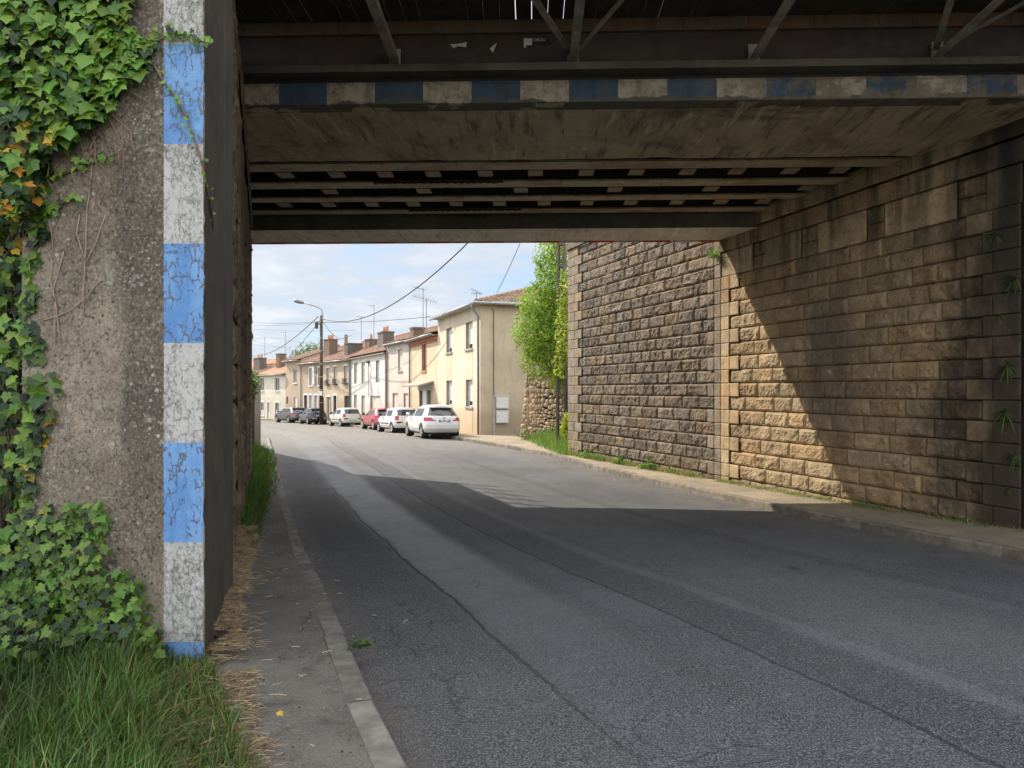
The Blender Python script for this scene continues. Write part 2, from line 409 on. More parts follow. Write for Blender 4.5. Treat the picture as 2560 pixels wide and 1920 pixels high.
def block_mesh(mb, P, d, n, t0, t1, z0, z1, rock, proud, cell, tone, seed):
    """one dressed block: rock>0 gives a rough pillowed face, 0 a smooth one"""
    g = .003; t0 += g; t1 -= g; z0 += g; z1 -= g
    if t1-t0 < .04 or z1-z0 < .03: return
    nu = max(2, int((t1-t0)/cell)); nv = max(2, int((z1-z0)/cell))
    us = [0, .008/(t1-t0)]+[lerp(.02/(t1-t0), 1-.02/(t1-t0), i/nu) for i in range(nu+1)]+[1-.008/(t1-t0), 1]
    ws = [0, .008/(z1-z0)]+[lerp(.02/(z1-z0), 1-.02/(z1-z0), i/nv) for i in range(nv+1)]+[1-.008/(z1-z0), 1]
    b0 = len(mb.v); W = len(us)
    tilt1, tilt2 = random.uniform(-.02, .02), random.uniform(-.02, .02)
    jt = [random.uniform(-.012, .012) for _ in range(4)]
    for j, w in enumerate(ws):
        for i, u in enumerate(us):
            t_ = t0+u*(t1-t0); z = z0+w*(z1-z0)
            if i in (0, W-1) or j in (0, len(ws)-1): o = -.020 if rock else proud-.018
            else:
                e = min(t_-t0, t1-t_, z-z0, z1-z)
                if rock:
                    pr = min(1, e/.038); pr = pr*pr*(3-2*pr)
                    q = Vector((t_*1.0, z*1.0, seed*1.7))
                    f = mnoise.fractal(q*5.0, .9, 2.1, 3)*.62+abs(mnoise.noise(q*13))*.45-.1+mnoise.noise(q*30)*.22
                    o = proud+rock*pr*(.62+.85*f)+(tilt1*(u-.5)+tilt2*(w-.5))*pr
                    t_ += jt[0]*(1-pr)*mnoise.noise(q*6); z += jt[1]*(1-pr)*mnoise.noise(q*7)
                else: o = proud+.003*mnoise.noise(Vector((t_*9, z*9, seed)))-(.006 if e < .012 else 0)
            p = P+d*t_+n*o; mb.v.append((p.x, p.y, z))
    for j in range(len(ws)-1):
        for i in range(W-1):
            a = b0+j*W+i; mb.face((a, a+1, a+W+1, a+W), 0, tone)
def tone_of(base=1., spread=.18, warm=.06):
    k = base*random.uniform(1-spread, 1+spread); w = random.uniform(-warm, warm); return (k*(1+w), k, k*(1-w*1.3))
def wall_from_rows(P, P1, rows, cell, rock, lo, hi, quoin0=None, quoin1=None, quoin_tone=1.05, special=None, spread=.18, proud_q=.06):
    """rows: list of (z0,z1). quoins: (wide, narrow) lengths of smooth corner blocks at either end."""
    P = Vector((*P, 0)); P1 = Vector((*P1, 0)); L = (P1-P).length; d = (P1-P)/L
    n = Vector((-d.y, d.x, 0)); 
    if n.dot(Vector((-P.x, -P.y, 0))+Vector((-3, 10, 0))) < 0: n = -n
    mb = MB(); avoid = []; sd_ = 0
    for ri, (z0, z1) in enumerate(rows):
        a, b = 0., L
        cuts = []
        if quoin0:
            w = quoin0[ri % 2]; a = w
            pieces = [(0, w)] if ri % 2 else [(0, w*.5), (w*.5, w)]
            for q in pieces: block_mesh(mb, P, d, n, *q, z0, z1, 0, proud_q, .12, tone_of(quoin_tone, .10), sd_); sd_ += 1
        if quoin1:
            w = quoin1[ri % 2]; b = L-w
            pieces = [(L-w, L)] if ri % 2 else [(L-w, L-w*.5), (L-w*.5, L)]
            for q in pieces: block_mesh(mb, P, d, n, *q, z0, z1, 0, proud_q, .12, tone_of(quoin_tone, .10), sd_); sd_ += 1
        if special and special(mb, P, d, n, ri, z0, z1, a, b): continue
        for (t0, t1) in fill_row(a, b, lo, hi, avoid):
            block_mesh(mb, P, d, n, t0, t1, z0, z1, rock*random.uniform(.75, 1.25), 0, cell, tone_of(1., spread), sd_); cuts.append(t1); sd_ += 1
        avoid = cuts
    # mortar backing and wall body
    z0, z1 = rows[0][0], rows[-1][1]
    p0 = P-n*.016; e = d*L
    mb.box((p0.x, p0.y, z0-.3), e, -n*.75, (0, 0, z1-z0+.3), 0, (.42, .40, .36))
    return mb, d, n
A0, W1 = (4.79, 16.0), (1.91, 23.5)                     # far end of the right abutment / far end of the wing wall
adir = Vector((.326, -.945))
A1 = (A0[0]+adir.x*6.75, A0[1]+adir.y*6.75)
A2 = (A0[0]+adir.x*17, A0[1]+adir.y*17)
CZ = [1.76+.30*k for k in range(-9, 16)]
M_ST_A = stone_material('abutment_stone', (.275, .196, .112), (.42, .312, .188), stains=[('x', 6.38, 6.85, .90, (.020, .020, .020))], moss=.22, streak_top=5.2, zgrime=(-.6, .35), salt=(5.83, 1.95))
M_ST_W = stone_material('wing_wall_stone', (.128, .103, .076), (.220, .180, .134), moss=.2, zgrime=(-.7, .1))
M_ST_L = stone_material('left_wall_stone', (.10, .078, .055), (.17, .135, .098), moss=.5)
def stone_walls():
    # right abutment under the bridge: small rock-faced courses, double-height dressed blocks above, two ledge courses on top
    rows = [(z, z+.30) for z in CZ if z+.30 <= 4.17]
    def special(mb, P, d, n, ri, z0, z1, a, b):
        return False
    mb, d, n = wall_from_rows(A0, A1, rows, .034, .052, .46, .92, (.64, .30), (.80, .55), 1.30, special, .20)
    P = Vector((*A0, 0))
    z = rows[-1][1]; t0 = 0.; k = 0; sd_ = 900
    while t0 < 6.7:                                       # alternate big blocks with pairs of small ones
        w = random.uniform(1.0, 1.35) if k % 2 == 0 else random.uniform(.32, .5)
        if k % 2 == 0: block_mesh(mb, P, d, n, t0, min(6.75, t0+w), z, z+.56, 0, .035, .10, tone_of(random.choice((1.0, 1.35, 1.6)), .12), sd_)
        else:
            block_mesh(mb, P, d, n, t0, min(6.75, t0+w), z, z+.28, .04, 0, .04, tone_of(.9, .2), sd_)
            block_mesh(mb, P, d, n, t0, min(6.75, t0+w), z+.28, z+.56, .04, 0, .04, tone_of(.9, .2), sd_+1)
        t0 += w; k += 1; sd_ += 2
    z += .56
    for (h, pr) in ((.34, .07), (.36, .15)):
        for (t0, t1) in fill_row(-.05, 7.3, 1.9, 3.2, []): block_mesh(mb, P, d, n, t0, t1, z, z+h, 0, pr, .10, tone_of(1.15, .22), sd_); sd_ += 1
        z += h
    p0 = P-n*.016; mb.box((p0.x, p0.y, rows[-1][1]), d*7.4, -n*.8, (0, 0, 2.9), 0, (.35, .33, .3))
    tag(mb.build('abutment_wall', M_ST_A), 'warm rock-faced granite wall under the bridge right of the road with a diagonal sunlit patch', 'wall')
    # nearer wing of the same side (runs out of the frame, dark and damp)
    rows2 = [(z, z+.30) for z in CZ if z < 5.6]
    mb, d, n = wall_from_rows(A1, A2, rows2, .06, .035, .5, .95, None, None, 1., None, .12)
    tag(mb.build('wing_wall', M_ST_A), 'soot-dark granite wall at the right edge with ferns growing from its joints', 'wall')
    # far wing wall
    rows3 = [(z, z+.30) for z in CZ if z < 6.2]
    mb, d, n = wall_from_rows(W1, A0, rows3, .030, .056, .40, .80, (1.02, .78), (.50, .24), 1.45, None, .24)
    P = Vector((*W1, 0)); e = Vector((*A0, 0))-P
    mb.box((P.x-.0, P.y, rows3[-1][1]), e, n*.12, (0, 0, .22), 0, (.9, .9, .9))
    tag(mb.build('wing_wall', M_ST_W), 'grey brown rock-faced granite wing wall beyond the bridge with smooth quoins at both ends', 'wall')
    # left side
    rowsL = []; z = -.75
    while z < 5.6: h = random.choice((.36, .42, .48)); rowsL.append((z, z+h)); z += h
    L0, L1, L2 = (-2.37, 5.72), (-6.05, 16.2), (-7.78, 20.8)
    mb, d, n = wall_from_rows(L0, L1, rowsL, .06, .07, .5, 1.1, None, (.8, .5), 1.0, None, .25)
    P = Vector((*L0, 0))
    for (z, h, pr) in ((5.02, .34, .10),):
        for (t0, t1) in fill_row(2.6, 11.0, 1.3, 2.0, []): block_mesh(mb, P, d, n, t0, t1, z, z+h, 0, pr, .15, tone_of(.9, .14), t0)
    for (tt, w) in ((2.7, .55), (6.5, .45)):              # two shallow pilasters
        for i, (z0, z1) in enumerate(rowsL): block_mesh(mb, P, d, n, tt, tt+w, z0, z1, 0, .06, .2, tone_of(1.05, .1), i)
    tag(mb.build('abutment_wall', M_ST_L), 'dark rough stone wall seen edge-on left of the narrow pavement under the bridge', 'wall')
    mb, d, n = wall_from_rows(L1, L2, [r for r in rowsL]+[(rowsL[-1][1], rowsL[-1][1]+.4)], .08, .07, .5, 1.1, None, (.8, .5), 1.0, None, .25)
    tag(mb.build('wing_wall', M_ST_L), 'dark stone wing wall past the far end of the bridge on the left', 'wall')
    # railing along the top of it
    r = empty('railing', (L1[0], L1[1], rowsL[-1][1]+.4), 0, 'iron railing along the top of the left stone wing wall', 'railing')
    e = Vector((L2[0]-L1[0], L2[1]-L1[1], 0)); iron = simple('old_iron', (.05, .045, .04), .6, .3)
    for k in range(7): mp = MB(); mp.bar(e*(k/6), e*(k/6)+Vector((0, 0, 1.05)), .05, .05); mp.build('railing_post', iron, r)
    for k in range(2): mp = MB(); mp.bar(Vector((0, 0, .5+.5*k)), e+Vector((0, 0, .2+.26*k)), .018, .018); mp.build('railing_bar', iron, r)
stone_walls()

# ------------------------------------------------------------------ bridge
def concrete_material(name, c1, c2, dark, stain=.6, streaks=True, bump=.006):
    m, t, b = newmat(name); co = t.coord(); 
    n1 = t.noise(co, 1.1, 7, .65, .3); n2 = t.noise(t.mapping(co, (1, 1, 1), (4, 9, 2)), 7, 6, .7); n3 = t.noise(co, 60, 3, .7)
    c = t.mix(t.step(n1, .35, .65), c1, c2)
    c = t.mix(t.step(t.noise(t.mapping(co, (1, 1, 1), (2, 5, 7)), .7, 8, .7, .4), .50, .66, 0, stain), c, dark)
    if streaks:   # board-mark / drag scores running obliquely over the soffit
        sc = t.noise(t.mapping(co, (3.6, .40, 3), (0, 0, 0), (0, 0, rad(-32))), 2.2, 6, .7)
        c = t.mix(t.step(sc, .54, .64, 0, .75), c, dark); c = t.mix(t.step(sc, .43, .35, 0, .6), c, tuple(min(1, v*1.45) for v in c2))
    c = t.mix(t.step(n2, .55, .75, 0, .4), c, tuple(v*.5 for v in c1))
    t.put(b.inputs['Base Color'], c); b.inputs['Roughness'].default_value = .9
    t.put(b.inputs['Normal'], t.bump(t.math('ADD', n2, t.math('MULTIPLY', n3, .5)), bump))
    return m
def striped_beam_material(name, blue, white, period, x0, zlo, peel=.5, axis=0):
    """alternating painted squares, flaking along the lower edge"""
    m, t, b = newmat(name); co = t.coord(); xs = t.sep(co)
    ph = t.math('FRACT', t.math('DIVIDE', t.math('SUBTRACT', xs[axis], x0), period*2))
    n0 = t.noise(co, 30, 4, .7)
    isb = t.math('LESS_THAN', t.math('ADD', ph, t.math('MULTIPLY', t.math('SUBTRACT', n0, .5), .012)), .5)
    wh = t.mix(t.step(t.noise(co, 9, 7, .7), .40, .68), white, tuple(v*.45 for v in white))
    bl = t.mix(t.step(t.noise(t.mapping(co, (1, 1, .4)), 5, 6, .7), .40, .70), blue, tuple(v*.5 for v in blue))
    c = t.mix(isb, wh, bl)
    if peel:
        e = t.math('ADD', xs[2], t.math('MULTIPLY', t.math('SUBTRACT', t.noise(t.mapping(co, (1, 1, 1)), 2.2, 7, .65), .5), .34))
        e = t.math('SUBTRACT', e, t.math('MULTIPLY', t.step(xs[0], -1.5, 3.5), .05))
        c = t.mix(t.step(e, zlo+.03, zlo-.0), c, (.075, .068, .052))
        fl = t.noise(co, 16, 5, .75); c = t.mix(t.step(fl, .60, .66, 0, peel), c, (.09, .08, .06))
        wr = t.math('MULTIPLY', t.step(xs[0], 1.2, 3.6), t.step(t.noise(t.mapping(co, (1, 1, 1), (2, 2, 2)), 3.2, 6, .7), .42, .56)); c = t.mix(t.math('MULTIPLY', wr, .85), c, (.14, .115, .08))
        c = t.mix(t.step(t.noise(t.mapping(co, (5, 5, .6)), 1, 5, .7), .5, .7, 0, .6), c, (.06, .05, .035))
    t.put(b.inputs['Base Color'], c); b.inputs['Roughness'].default_value = .85
    t.put(b.inputs['Normal'], t.bump(t.noise(co, 40, 5, .7), .005))
    return m
def steel_material(name, c1, c2, rust, amt):
    m, t, b = newmat(name); co = t.coord()
    c = t.mix(t.step(t.noise(co, 2.5, 7, .65), .35, .65), c1, c2)
    ru = t.noise(t.mapping(co, (.5, 2, 2), (5, 1, 1)), 1.6, 7, .7)
    c = t.mix(t.step(ru, .48, .62, 0, amt), c, rust)
    sc = t.noise(t.mapping(co, (2.6, .7, 1), (0, 0, 0), (0, 0, rad(35))), 5, 5, .7)
    c = t.mix(t.step(sc, .56, .68, 0, .6), c, (.05, .038, .028))
    t.put(b.inputs['Base Color'], c); b.inputs['Roughness'].default_value = .75
    t.put(b.inputs['Normal'], t.bump(t.noise(co, 30, 5, .7), .004))
    return m
def bridge():
    R = empty('railway_bridge', (0, 0, 1.6), rad(-1.6), 'old railway bridge across the road with steel girders and a blue and white striped beam', 'bridge')
    conc = concrete_material('bridge_soffit', (.32, .265, .185), (.45, .385, .28), (.10, .070, .050), .8)
    conc2 = concrete_material('far_soffit', (.50, .46, .39), (.60, .56, .48), (.30, .26, .21), .3)
    dark = concrete_material('grimy_concrete', (.07, .062, .048), (.11, .098, .075), (.035, .03, .024), .7, False)
    web = steel_material('sooty_steel', (.030, .023, .022), (.052, .040, .037), (.055, .032, .022), .5)
    flange = steel_material('flange_steel', (.34, .285, .20), (.44, .385, .275), (.24, .12, .07), .75)
    deckm = simple('sooty_deck', (.022, .019, .017), .9)
    paint = striped_beam_material('beam_paint', (.040, .070, .108), (.34, .285, .21), .62, -3.245, 3.66)
    X0, X1 = -9.5, 9.5
    def bb(name, y0, y1, z0, z1, m, x0=X0, x1=X1):
        mb = MB(); mb.abox(x0, x1, y0, y1, z0, z1); return mb.build(name, m, R)
    # near beam: soffit slab + painted face, chipped lower edge
    mb = MB()
    def fn(u, v):
        x = lerp(X0, X1, u); k = mnoise.fractal(Vector((x*1.3, 0, 0)), .8, 2, 4)
        prof = [(8.98, 3.95), (8.95, 3.90), (8.95, 3.70), (8.952, 3.665), (8.975, 3.655), (9.2, 3.66)]
        y, z = prof[min(5, int(round(v*5)))]
        if int(round(v*5)) in (2, 3, 4): 
            chip = max(0, k-.05)*.07*(1 if x > -1.5 else .2); y += chip; z += chip*.5
        return (x, y, z)
    mb.grid(fn, 240, 5, 0, flip=True)
    mb.build('painted_beam', paint, R)
    mb = MB()
    def fn(u, v):
        x, y = lerp(X0, X1, u), lerp(9.0, 11.18, v)
        return (x, y, 3.664+.012*mnoise.noise(Vector((x*.8, y*1.5, 0)))+.006*mnoise.noise(Vector((x*5, y*5, 3)))+(.02*max(0, mnoise.noise(Vector((x*2.2, 5, 1)))) if v > .93 else 0))
    mb.grid(fn, 160, 30, 0, flip=True)
    mb.abox(X0, X1, 9.02, 11.18, 3.71, 4.2)
    mb.build('soffit_slab', conc, R)
    bb('ledge', 8.78, 9.02, 4.00, 4.09, dark); bb('ledge_recess', 8.985, 9.3, 3.95, 3.998, deckm)
    # near plate girder: web and riveted top flange
    bb('plate_web', 8.90, 8.94, 4.092, 4.50, web)
    mb = MB(); mb.abox(X0, X1, 8.84, 8.98, 4.502, 4.66)
    for k in range(48):
        x = X0+.2+k*.4; mb.abox(x, x+.05, 8.825, 8.84, 4.52, 4.64)
    mb.build('top_flange', steel_material('rusty_flange', (.085, .062, .045), (.13, .088, .06), (.15, .065, .035), .9), R)
    # brackets carrying the planked walkway on the near side
    bm_ = simple('bracket_steel', (.27, .245, .22), .7, .1, .3, 4, .003)
    for i, xb in enumerate((-3.95, -1.72, .52, 2.76, 5.0)):
        br = empty('walkway_bracket', (xb, 0, 0)); br.parent = R
        m_ = MB(); m_.bar((0, 8.83, 4.12), (0, 6.7, 4.22), .105, .02); m_.bar((.04, 8.83, 4.16), (.04, 6.7, 4.27), .014, .09)
        m_.box((-.07, 8.82, 4.10), (.14, 0, 0), (0, .02, 0), (0, 0, .2)); m_.build('strut', bm_, br)
        if i in (2, 4):
            m_ = MB(); m_.bar((-.03, 8.80, 4.20), (-.80, 6.9, 4.30), .075, .02); m_.build('brace', bm_, br)
            m_ = MB(); m_.bar((.03, 8.80, 4.20), (.78, 6.9, 4.30), .05, .02); m_.build('brace', bm_, br)
        m_ = MB(); m_.bar((0, 6.72, 4.2), (0, 6.72, 4.62), .07, .07); m_.build('post', bm_, br)
    # walkway planks: separate boards with light showing through the gaps
    pm = simple('walkway_plank', (.05, .04, .032), .9, 0, .3, 5, .004)
    mb = MB(); x = X0
    while x < X1:
        w = .198; mb.abox(x, x+w-random.choice((.004, .006, .009, .012)), 6.5, 8.97, 4.665, 4.71+random.uniform(0, .006)); x += w
    mb.build('walkway_boards', pm, R)
    bb('walkway_edge', 6.60, 6.70, 4.50, 4.66, web)
    bb('unseen_parapet', 6.50, 6.56, 4.715, 7.1, web)  # out of view; added as a solid screen to shade the near road
    # four main girders with their bottom flanges and stub cross frames
    for k, (y0, y1) in enumerate(((11.42, 11.80), (12.47, 12.82), (13.45, 13.74), (14.40, 14.70))):
        yc = (y0+y1)/2
        g = MB(); g.abox(X0, X1, yc-.012, yc+.012, 3.735, 4.25); go = g.build('girder', web, R)
        f = MB()
        def fn(u, v): 
            x = lerp(X0, X1, u); e = .012*mnoise.noise(Vector((x*3, k*7, 0)))+.006*mnoise.noise(Vector((x*11, k*7, 0)))
            return (x, lerp(y0-e, y1+e, v), 3.70)
        f.grid(fn, 200, 1, 0, flip=True); f.abox(X0, X1, y0+.01, y1-.01, 3.704, 3.735); fo = f.build('bottom_flange', flange, go)
    stub = steel_material('stub_steel', (.23, .185, .125), (.31, .255, .175), (.11, .07, .045), .6)
    for (gy0, gy1, sp, off, w) in ((11.83, 12.13, .855, -5.2, .25), (12.85, 13.14, 1.75, -5.6, .26), (13.76, 14.06, .86, -5.9, .25)):
        x = off
        while x < 6.2:
            s = MB(); jx = random.uniform(-.03, .03); x += jx; s.box((x, gy0, 3.69), (w, 0, 0), (.0, gy1-gy0, .0), (0, 0, .03)); s.abox(x+w/2-.012, x+w/2+.012, gy0, gy1, 3.721, 4.1)
            s.build('cross_stub', stub, R); x += sp-jx
    # jagged remains of cable trays on two flanges
    for (y, x0, x1, z) in ((12.44, -2.8, -.6, 3.665), (14.36, -2.5, -.3, 3.665)):
        s = MB(); x = x0; s.abox(x0, x1+.1, y-.052, y-.04, z-.004, z+.034)
        while x < x1:
            s.abox(x, x+.07, y-.05, y+.02, z, z+.03); x += random.uniform(.09, .16)
        s.build('cable_tray', deckm, R)
    bb('deck', 8.96, 16.0, 4.26, 4.7, deckm)
    bb('deck_end', 11.2, 11.26, 3.72, 4.25, deckm)
    # far edge beam: soffit paled with road bounce light painted in, grimy inner face, red and white stripes on the outer edge
    mb = MB()
    def fn(u, v):
        x, y = lerp(X0, X1, u), lerp(14.86, 16.10, v); return (x, y, 3.41+.004*mnoise.noise(Vector((x*1.5, y*2, 9))))
    mb.grid(fn, 120, 8, 0, flip=True)
    mb.build('edge_soffit', conc2, R)
    bb('edge_beam', 14.862, 16.1, 3.42, 4.26, dark)
    red = striped_beam_material('edge_paint', (.62, .10, .035), (.62, .58, .52), .63, -6.3, 3.3, 0)
    bb('edge_plate', 16.10, 16.14, 3.38, 4.26, red)
    bb('unseen_parapet', 16.02, 16.10, 4.705, 5.3, dark)
    # torn paper scraps stuck on the girder
    pap = simple('torn_paper', (.62, .60, .55), .8, 0, .1)
    def scrap(label, pts, grp=None):
        o = MB(); o.poly([(p[0], -.004*(i % 3), p[1]) for i, p in enumerate(pts)]); o.poly([(p[0], .006, p[1]) for p in reversed(pts)])
        return o
    for (label, x, z, pts) in (
        ('bow-shaped scrap of white paper stuck on the sooty girder', -.93, 4.36, [(-.10, .02), (-.06, -.03), (0, .0), (.10, -.02), (.11, .045), (0, .02)]),
        ('small three-cornered scrap of white paper stuck on the sooty girder', -.50, 4.34, [(-.03, -.02), (.01, -.07), (.06, .05)])):
        o = scrap(label, pts).build('paper_scrap', pap); c_, s_ = math.cos(rad(-1.6)), math.sin(rad(-1.6))
        yl = 8.885; o.location = (x*c_-yl*s_, x*s_+yl*c_, 1.6+z); o.rotation_euler = (0, 0, rad(-1.6)); tag(o, label, 'paper')
    st = empty('torn_sticker', (0, 0, 0), rad(-1.6), 'torn black and white sticker with remains of lettering on the sooty girder', 'sticker')
    xl, yl = .05, 8.88; st.location = (xl*math.cos(rad(-1.6))-yl*math.sin(rad(-1.6)), xl*math.sin(rad(-1.6))+yl*math.cos(rad(-1.6)), 5.995)
    o = MB(); o.abox(-.15, -.045, 0, .004, -.04, .045); o.abox(-.15, -.12, .0, .004, -.07, -.041); o.build('paper_tab', pap, st)
    o = MB(); o.poly([(-.044, .001, -.02), (.20, .001, -.045), (.17, .001, .03), (-.044, .001, .047)]); o.build('black_band', simple('ink', (.012, .012, .012), .6), st)
    text('lettering', 'OBOU', .055, pap, (.045, -.003, .022), (rad(90), 0, 0), st)
bridge()

# ------------------------------------------------------------------ concrete pier with painted warning bands
def pier():
    m, t, b = newmat('pier_concrete'); co = t.coord(); x, y, z = t.sep(co)
    n1 = t.noise(co, 1.3, 7, .65, .4); n3 = t.noise(co, 55, 4, .75)
    base = t.mix(t.step(n1, .35, .65), (.162, .132, .098), (.285, .240, .182))
    # dark damp streak left of the paint, lichen colonies, pits
    st = t.math('ADD', x, t.math('MULTIPLY', t.math('SUBTRACT', t.noise(t.mapping(co, (2, 2, .5)), 1.2, 6, .65), .5), .5))
    dk = t.math('MULTIPLY', t.step(st, -2.42, -2.28), t.step(z, .3, 1.6)); base = t.mix(t.math('MULTIPLY', dk, .72), base, (.062, .050, .040))
    li = t.noise(t.mapping(co, (1, 1, 1), (3, 3, 3)), 13, 7, .75); lg = t.noise(co, 1.7, 5, .6)
    base = t.mix(t.math('MULTIPLY', t.step(li, .55, .66), t.step(lg, .40, .58)), base, (.36, .36, .31))
    vj = t.math('ADD', t.voro(t.mapping(co, (1, 1, 1), (.3, .2, .7)), 15), t.math('MULTIPLY', t.math('SUBTRACT', n3, .5), .35)); base = t.mix(t.math('MULTIPLY', t.step(vj, .22, .13), t.step(t.noise(t.mapping(co, (1, 1, .6), (2, 2, 9)), 2.6, 5, .65), .47, .56, 0, .9)), base, (.42, .42, .37))
    vk = t.math('ADD', t.voro(t.mapping(co, (1, 1, 1), (5, 2, 1)), 21), t.math('MULTIPLY', t.math('SUBTRACT', n3, .5), .35)); base = t.mix(t.math('MULTIPLY', t.step(vk, .24, .14), t.step(t.noise(t.mapping(co, (1, 1, .6), (7, 1, 3)), 3.1, 5, .65), .48, .56, 0, .85)), base, (.035, .028, .022))
    base = t.mix(t.math('MULTIPLY', t.step(t.voro(co, 26), .20, .10), t.step(lg, .42, .60, 0, .9)), base, (.45, .46, .42))
    base = t.mix(t.step(t.noise(t.mapping(co, (1, 1, 1), (8, 8, 1)), 24, 6, .75), .56, .66, 0, .8), base, (.035, .03, .025))
    base = t.mix(t.step(n3, .53, .63, 0, .45), base, (.40, .36, .30)); base = t.mix(t.step(n3, .45, .36, 0, .75), base, (.045, .036, .028))
    # paint
    ph = t.math('FRACT', t.math('DIVIDE', t.math('ADD', z, 2.315), 1.2))
    wn = t.noise(t.mapping(co, (1, 1, .8)), 48, 6, .8); wl = t.noise(t.mapping(co, (3, 3, 1)), 1.5, 5, .6)
    white = t.mix(t.step(t.math('ADD', wn, t.math('MULTIPLY', t.math('SUBTRACT', wl, .5), .5)), .43, .68), (.48, .48, .465), (.17, .17, .145))
    scuff = t.noise(t.mapping(co, (1, 1, .5), (0, 0, 0), (0, rad(-25), 0)), 5, 6, .7)
    blue = t.mix(t.step(scuff, .40, .62), (.10, .245, .53), (.17, .34, .62))
    wv = t.mix(.11, t.mapping(co, (1.5, 1.5, .62), (0, 0, 0), (0, rad(-30), 0)), t.noise(co, 8, 6, .75, 0, True))
    vein = t.math('MULTIPLY', t.step(t.voro(wv, 17, 'DISTANCE_TO_EDGE'), .060, .015), t.step(t.noise(t.mapping(co, (1, 1, 1), (6, 2, 1)), 9, 5, .75), .47, .53))
    blue = t.mix(vein, blue, t.mix(n1, (.05, .05, .045), (.30, .26, .20)))
    blue = t.mix(t.step(t.noise(t.mapping(co, (1, 1, 1), (1, 7, 3)), 11, 5, .7), .66, .70), blue, (.33, .28, .22))
    white = t.mix(t.math('MULTIPLY', vein, .28), white, (.06, .06, .05))
    edge = t.math('MULTIPLY', t.math('SUBTRACT', n3, .5), .008)
    pc = t.mix(t.math('GREATER_THAN', t.math('ADD', ph, edge), .5), white, blue)
    inb = t.math('MULTIPLY', t.math('GREATER_THAN', t.math('ADD', x, edge), -2.098), t.math('LESS_THAN', y, 4.262))
    inb = t.math('MULTIPLY', inb, t.math('LESS_THAN', t.math('ADD', x, t.math('MULTIPLY', t.math('SUBTRACT', n3, .5), .02)), -1.86))
    t.put(b.inputs['Base Color'], t.mix(inb, base, pc)); b.inputs['Roughness'].default_value = .85
    hh = t.math('ADD', t.math('MULTIPLY', n3, .6), t.math('ADD', t.math('MULTIPLY', li, .8), t.math('MULTIPLY', vein, .8)))
    t.put(b.inputs['Normal'], t.bump(hh, .008, .8))
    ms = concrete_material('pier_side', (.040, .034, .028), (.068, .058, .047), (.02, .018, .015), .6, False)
    R = empty('concrete_pier', (-2.35, 4.3, -.1), 0, 'tall lichen-stained concrete pier with blue and white painted bands on its corner', 'pillar')
    mb = MB(); nz = 150
    def rag(z, k): 
        v = mnoise.fractal(Vector((k, 0, z*5)), .8, 2, 4); return max(0, v-.15)*.035
    def fn(u, v):
        z = lerp(-.35, 8.6, v); x = lerp(-2.95, -1.85, u)
        y = 4.24+.006*mnoise.noise(Vector((x*2, z*2, 1)))
        if u > .97: x -= rag(z, 3); y += rag(z, 5)*.5
        return (x, y, z)
    mb.grid(fn, 40, nz)
    mb.build('front_face', m, R, origin=(-2.35, 4.3, -.1)) ; f = R.children[0]
    # keep material coordinates in world metres: shift the mesh, not the object
    for v in f.data.vertices: v.co += Vector((-2.35, 4.3, -.1))
    f.location = (2.35, -4.3, .1)
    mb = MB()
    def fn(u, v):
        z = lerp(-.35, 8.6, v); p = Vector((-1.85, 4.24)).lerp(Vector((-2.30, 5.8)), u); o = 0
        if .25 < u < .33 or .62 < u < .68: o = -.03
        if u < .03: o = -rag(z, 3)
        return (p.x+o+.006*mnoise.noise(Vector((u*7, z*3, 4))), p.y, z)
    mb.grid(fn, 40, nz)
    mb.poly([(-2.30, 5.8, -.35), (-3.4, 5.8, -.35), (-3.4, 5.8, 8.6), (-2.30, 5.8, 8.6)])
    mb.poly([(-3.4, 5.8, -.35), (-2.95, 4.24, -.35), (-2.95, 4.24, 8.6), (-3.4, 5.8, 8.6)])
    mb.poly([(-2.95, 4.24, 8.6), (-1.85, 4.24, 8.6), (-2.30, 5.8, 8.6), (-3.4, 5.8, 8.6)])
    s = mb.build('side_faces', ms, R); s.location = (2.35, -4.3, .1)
pier()

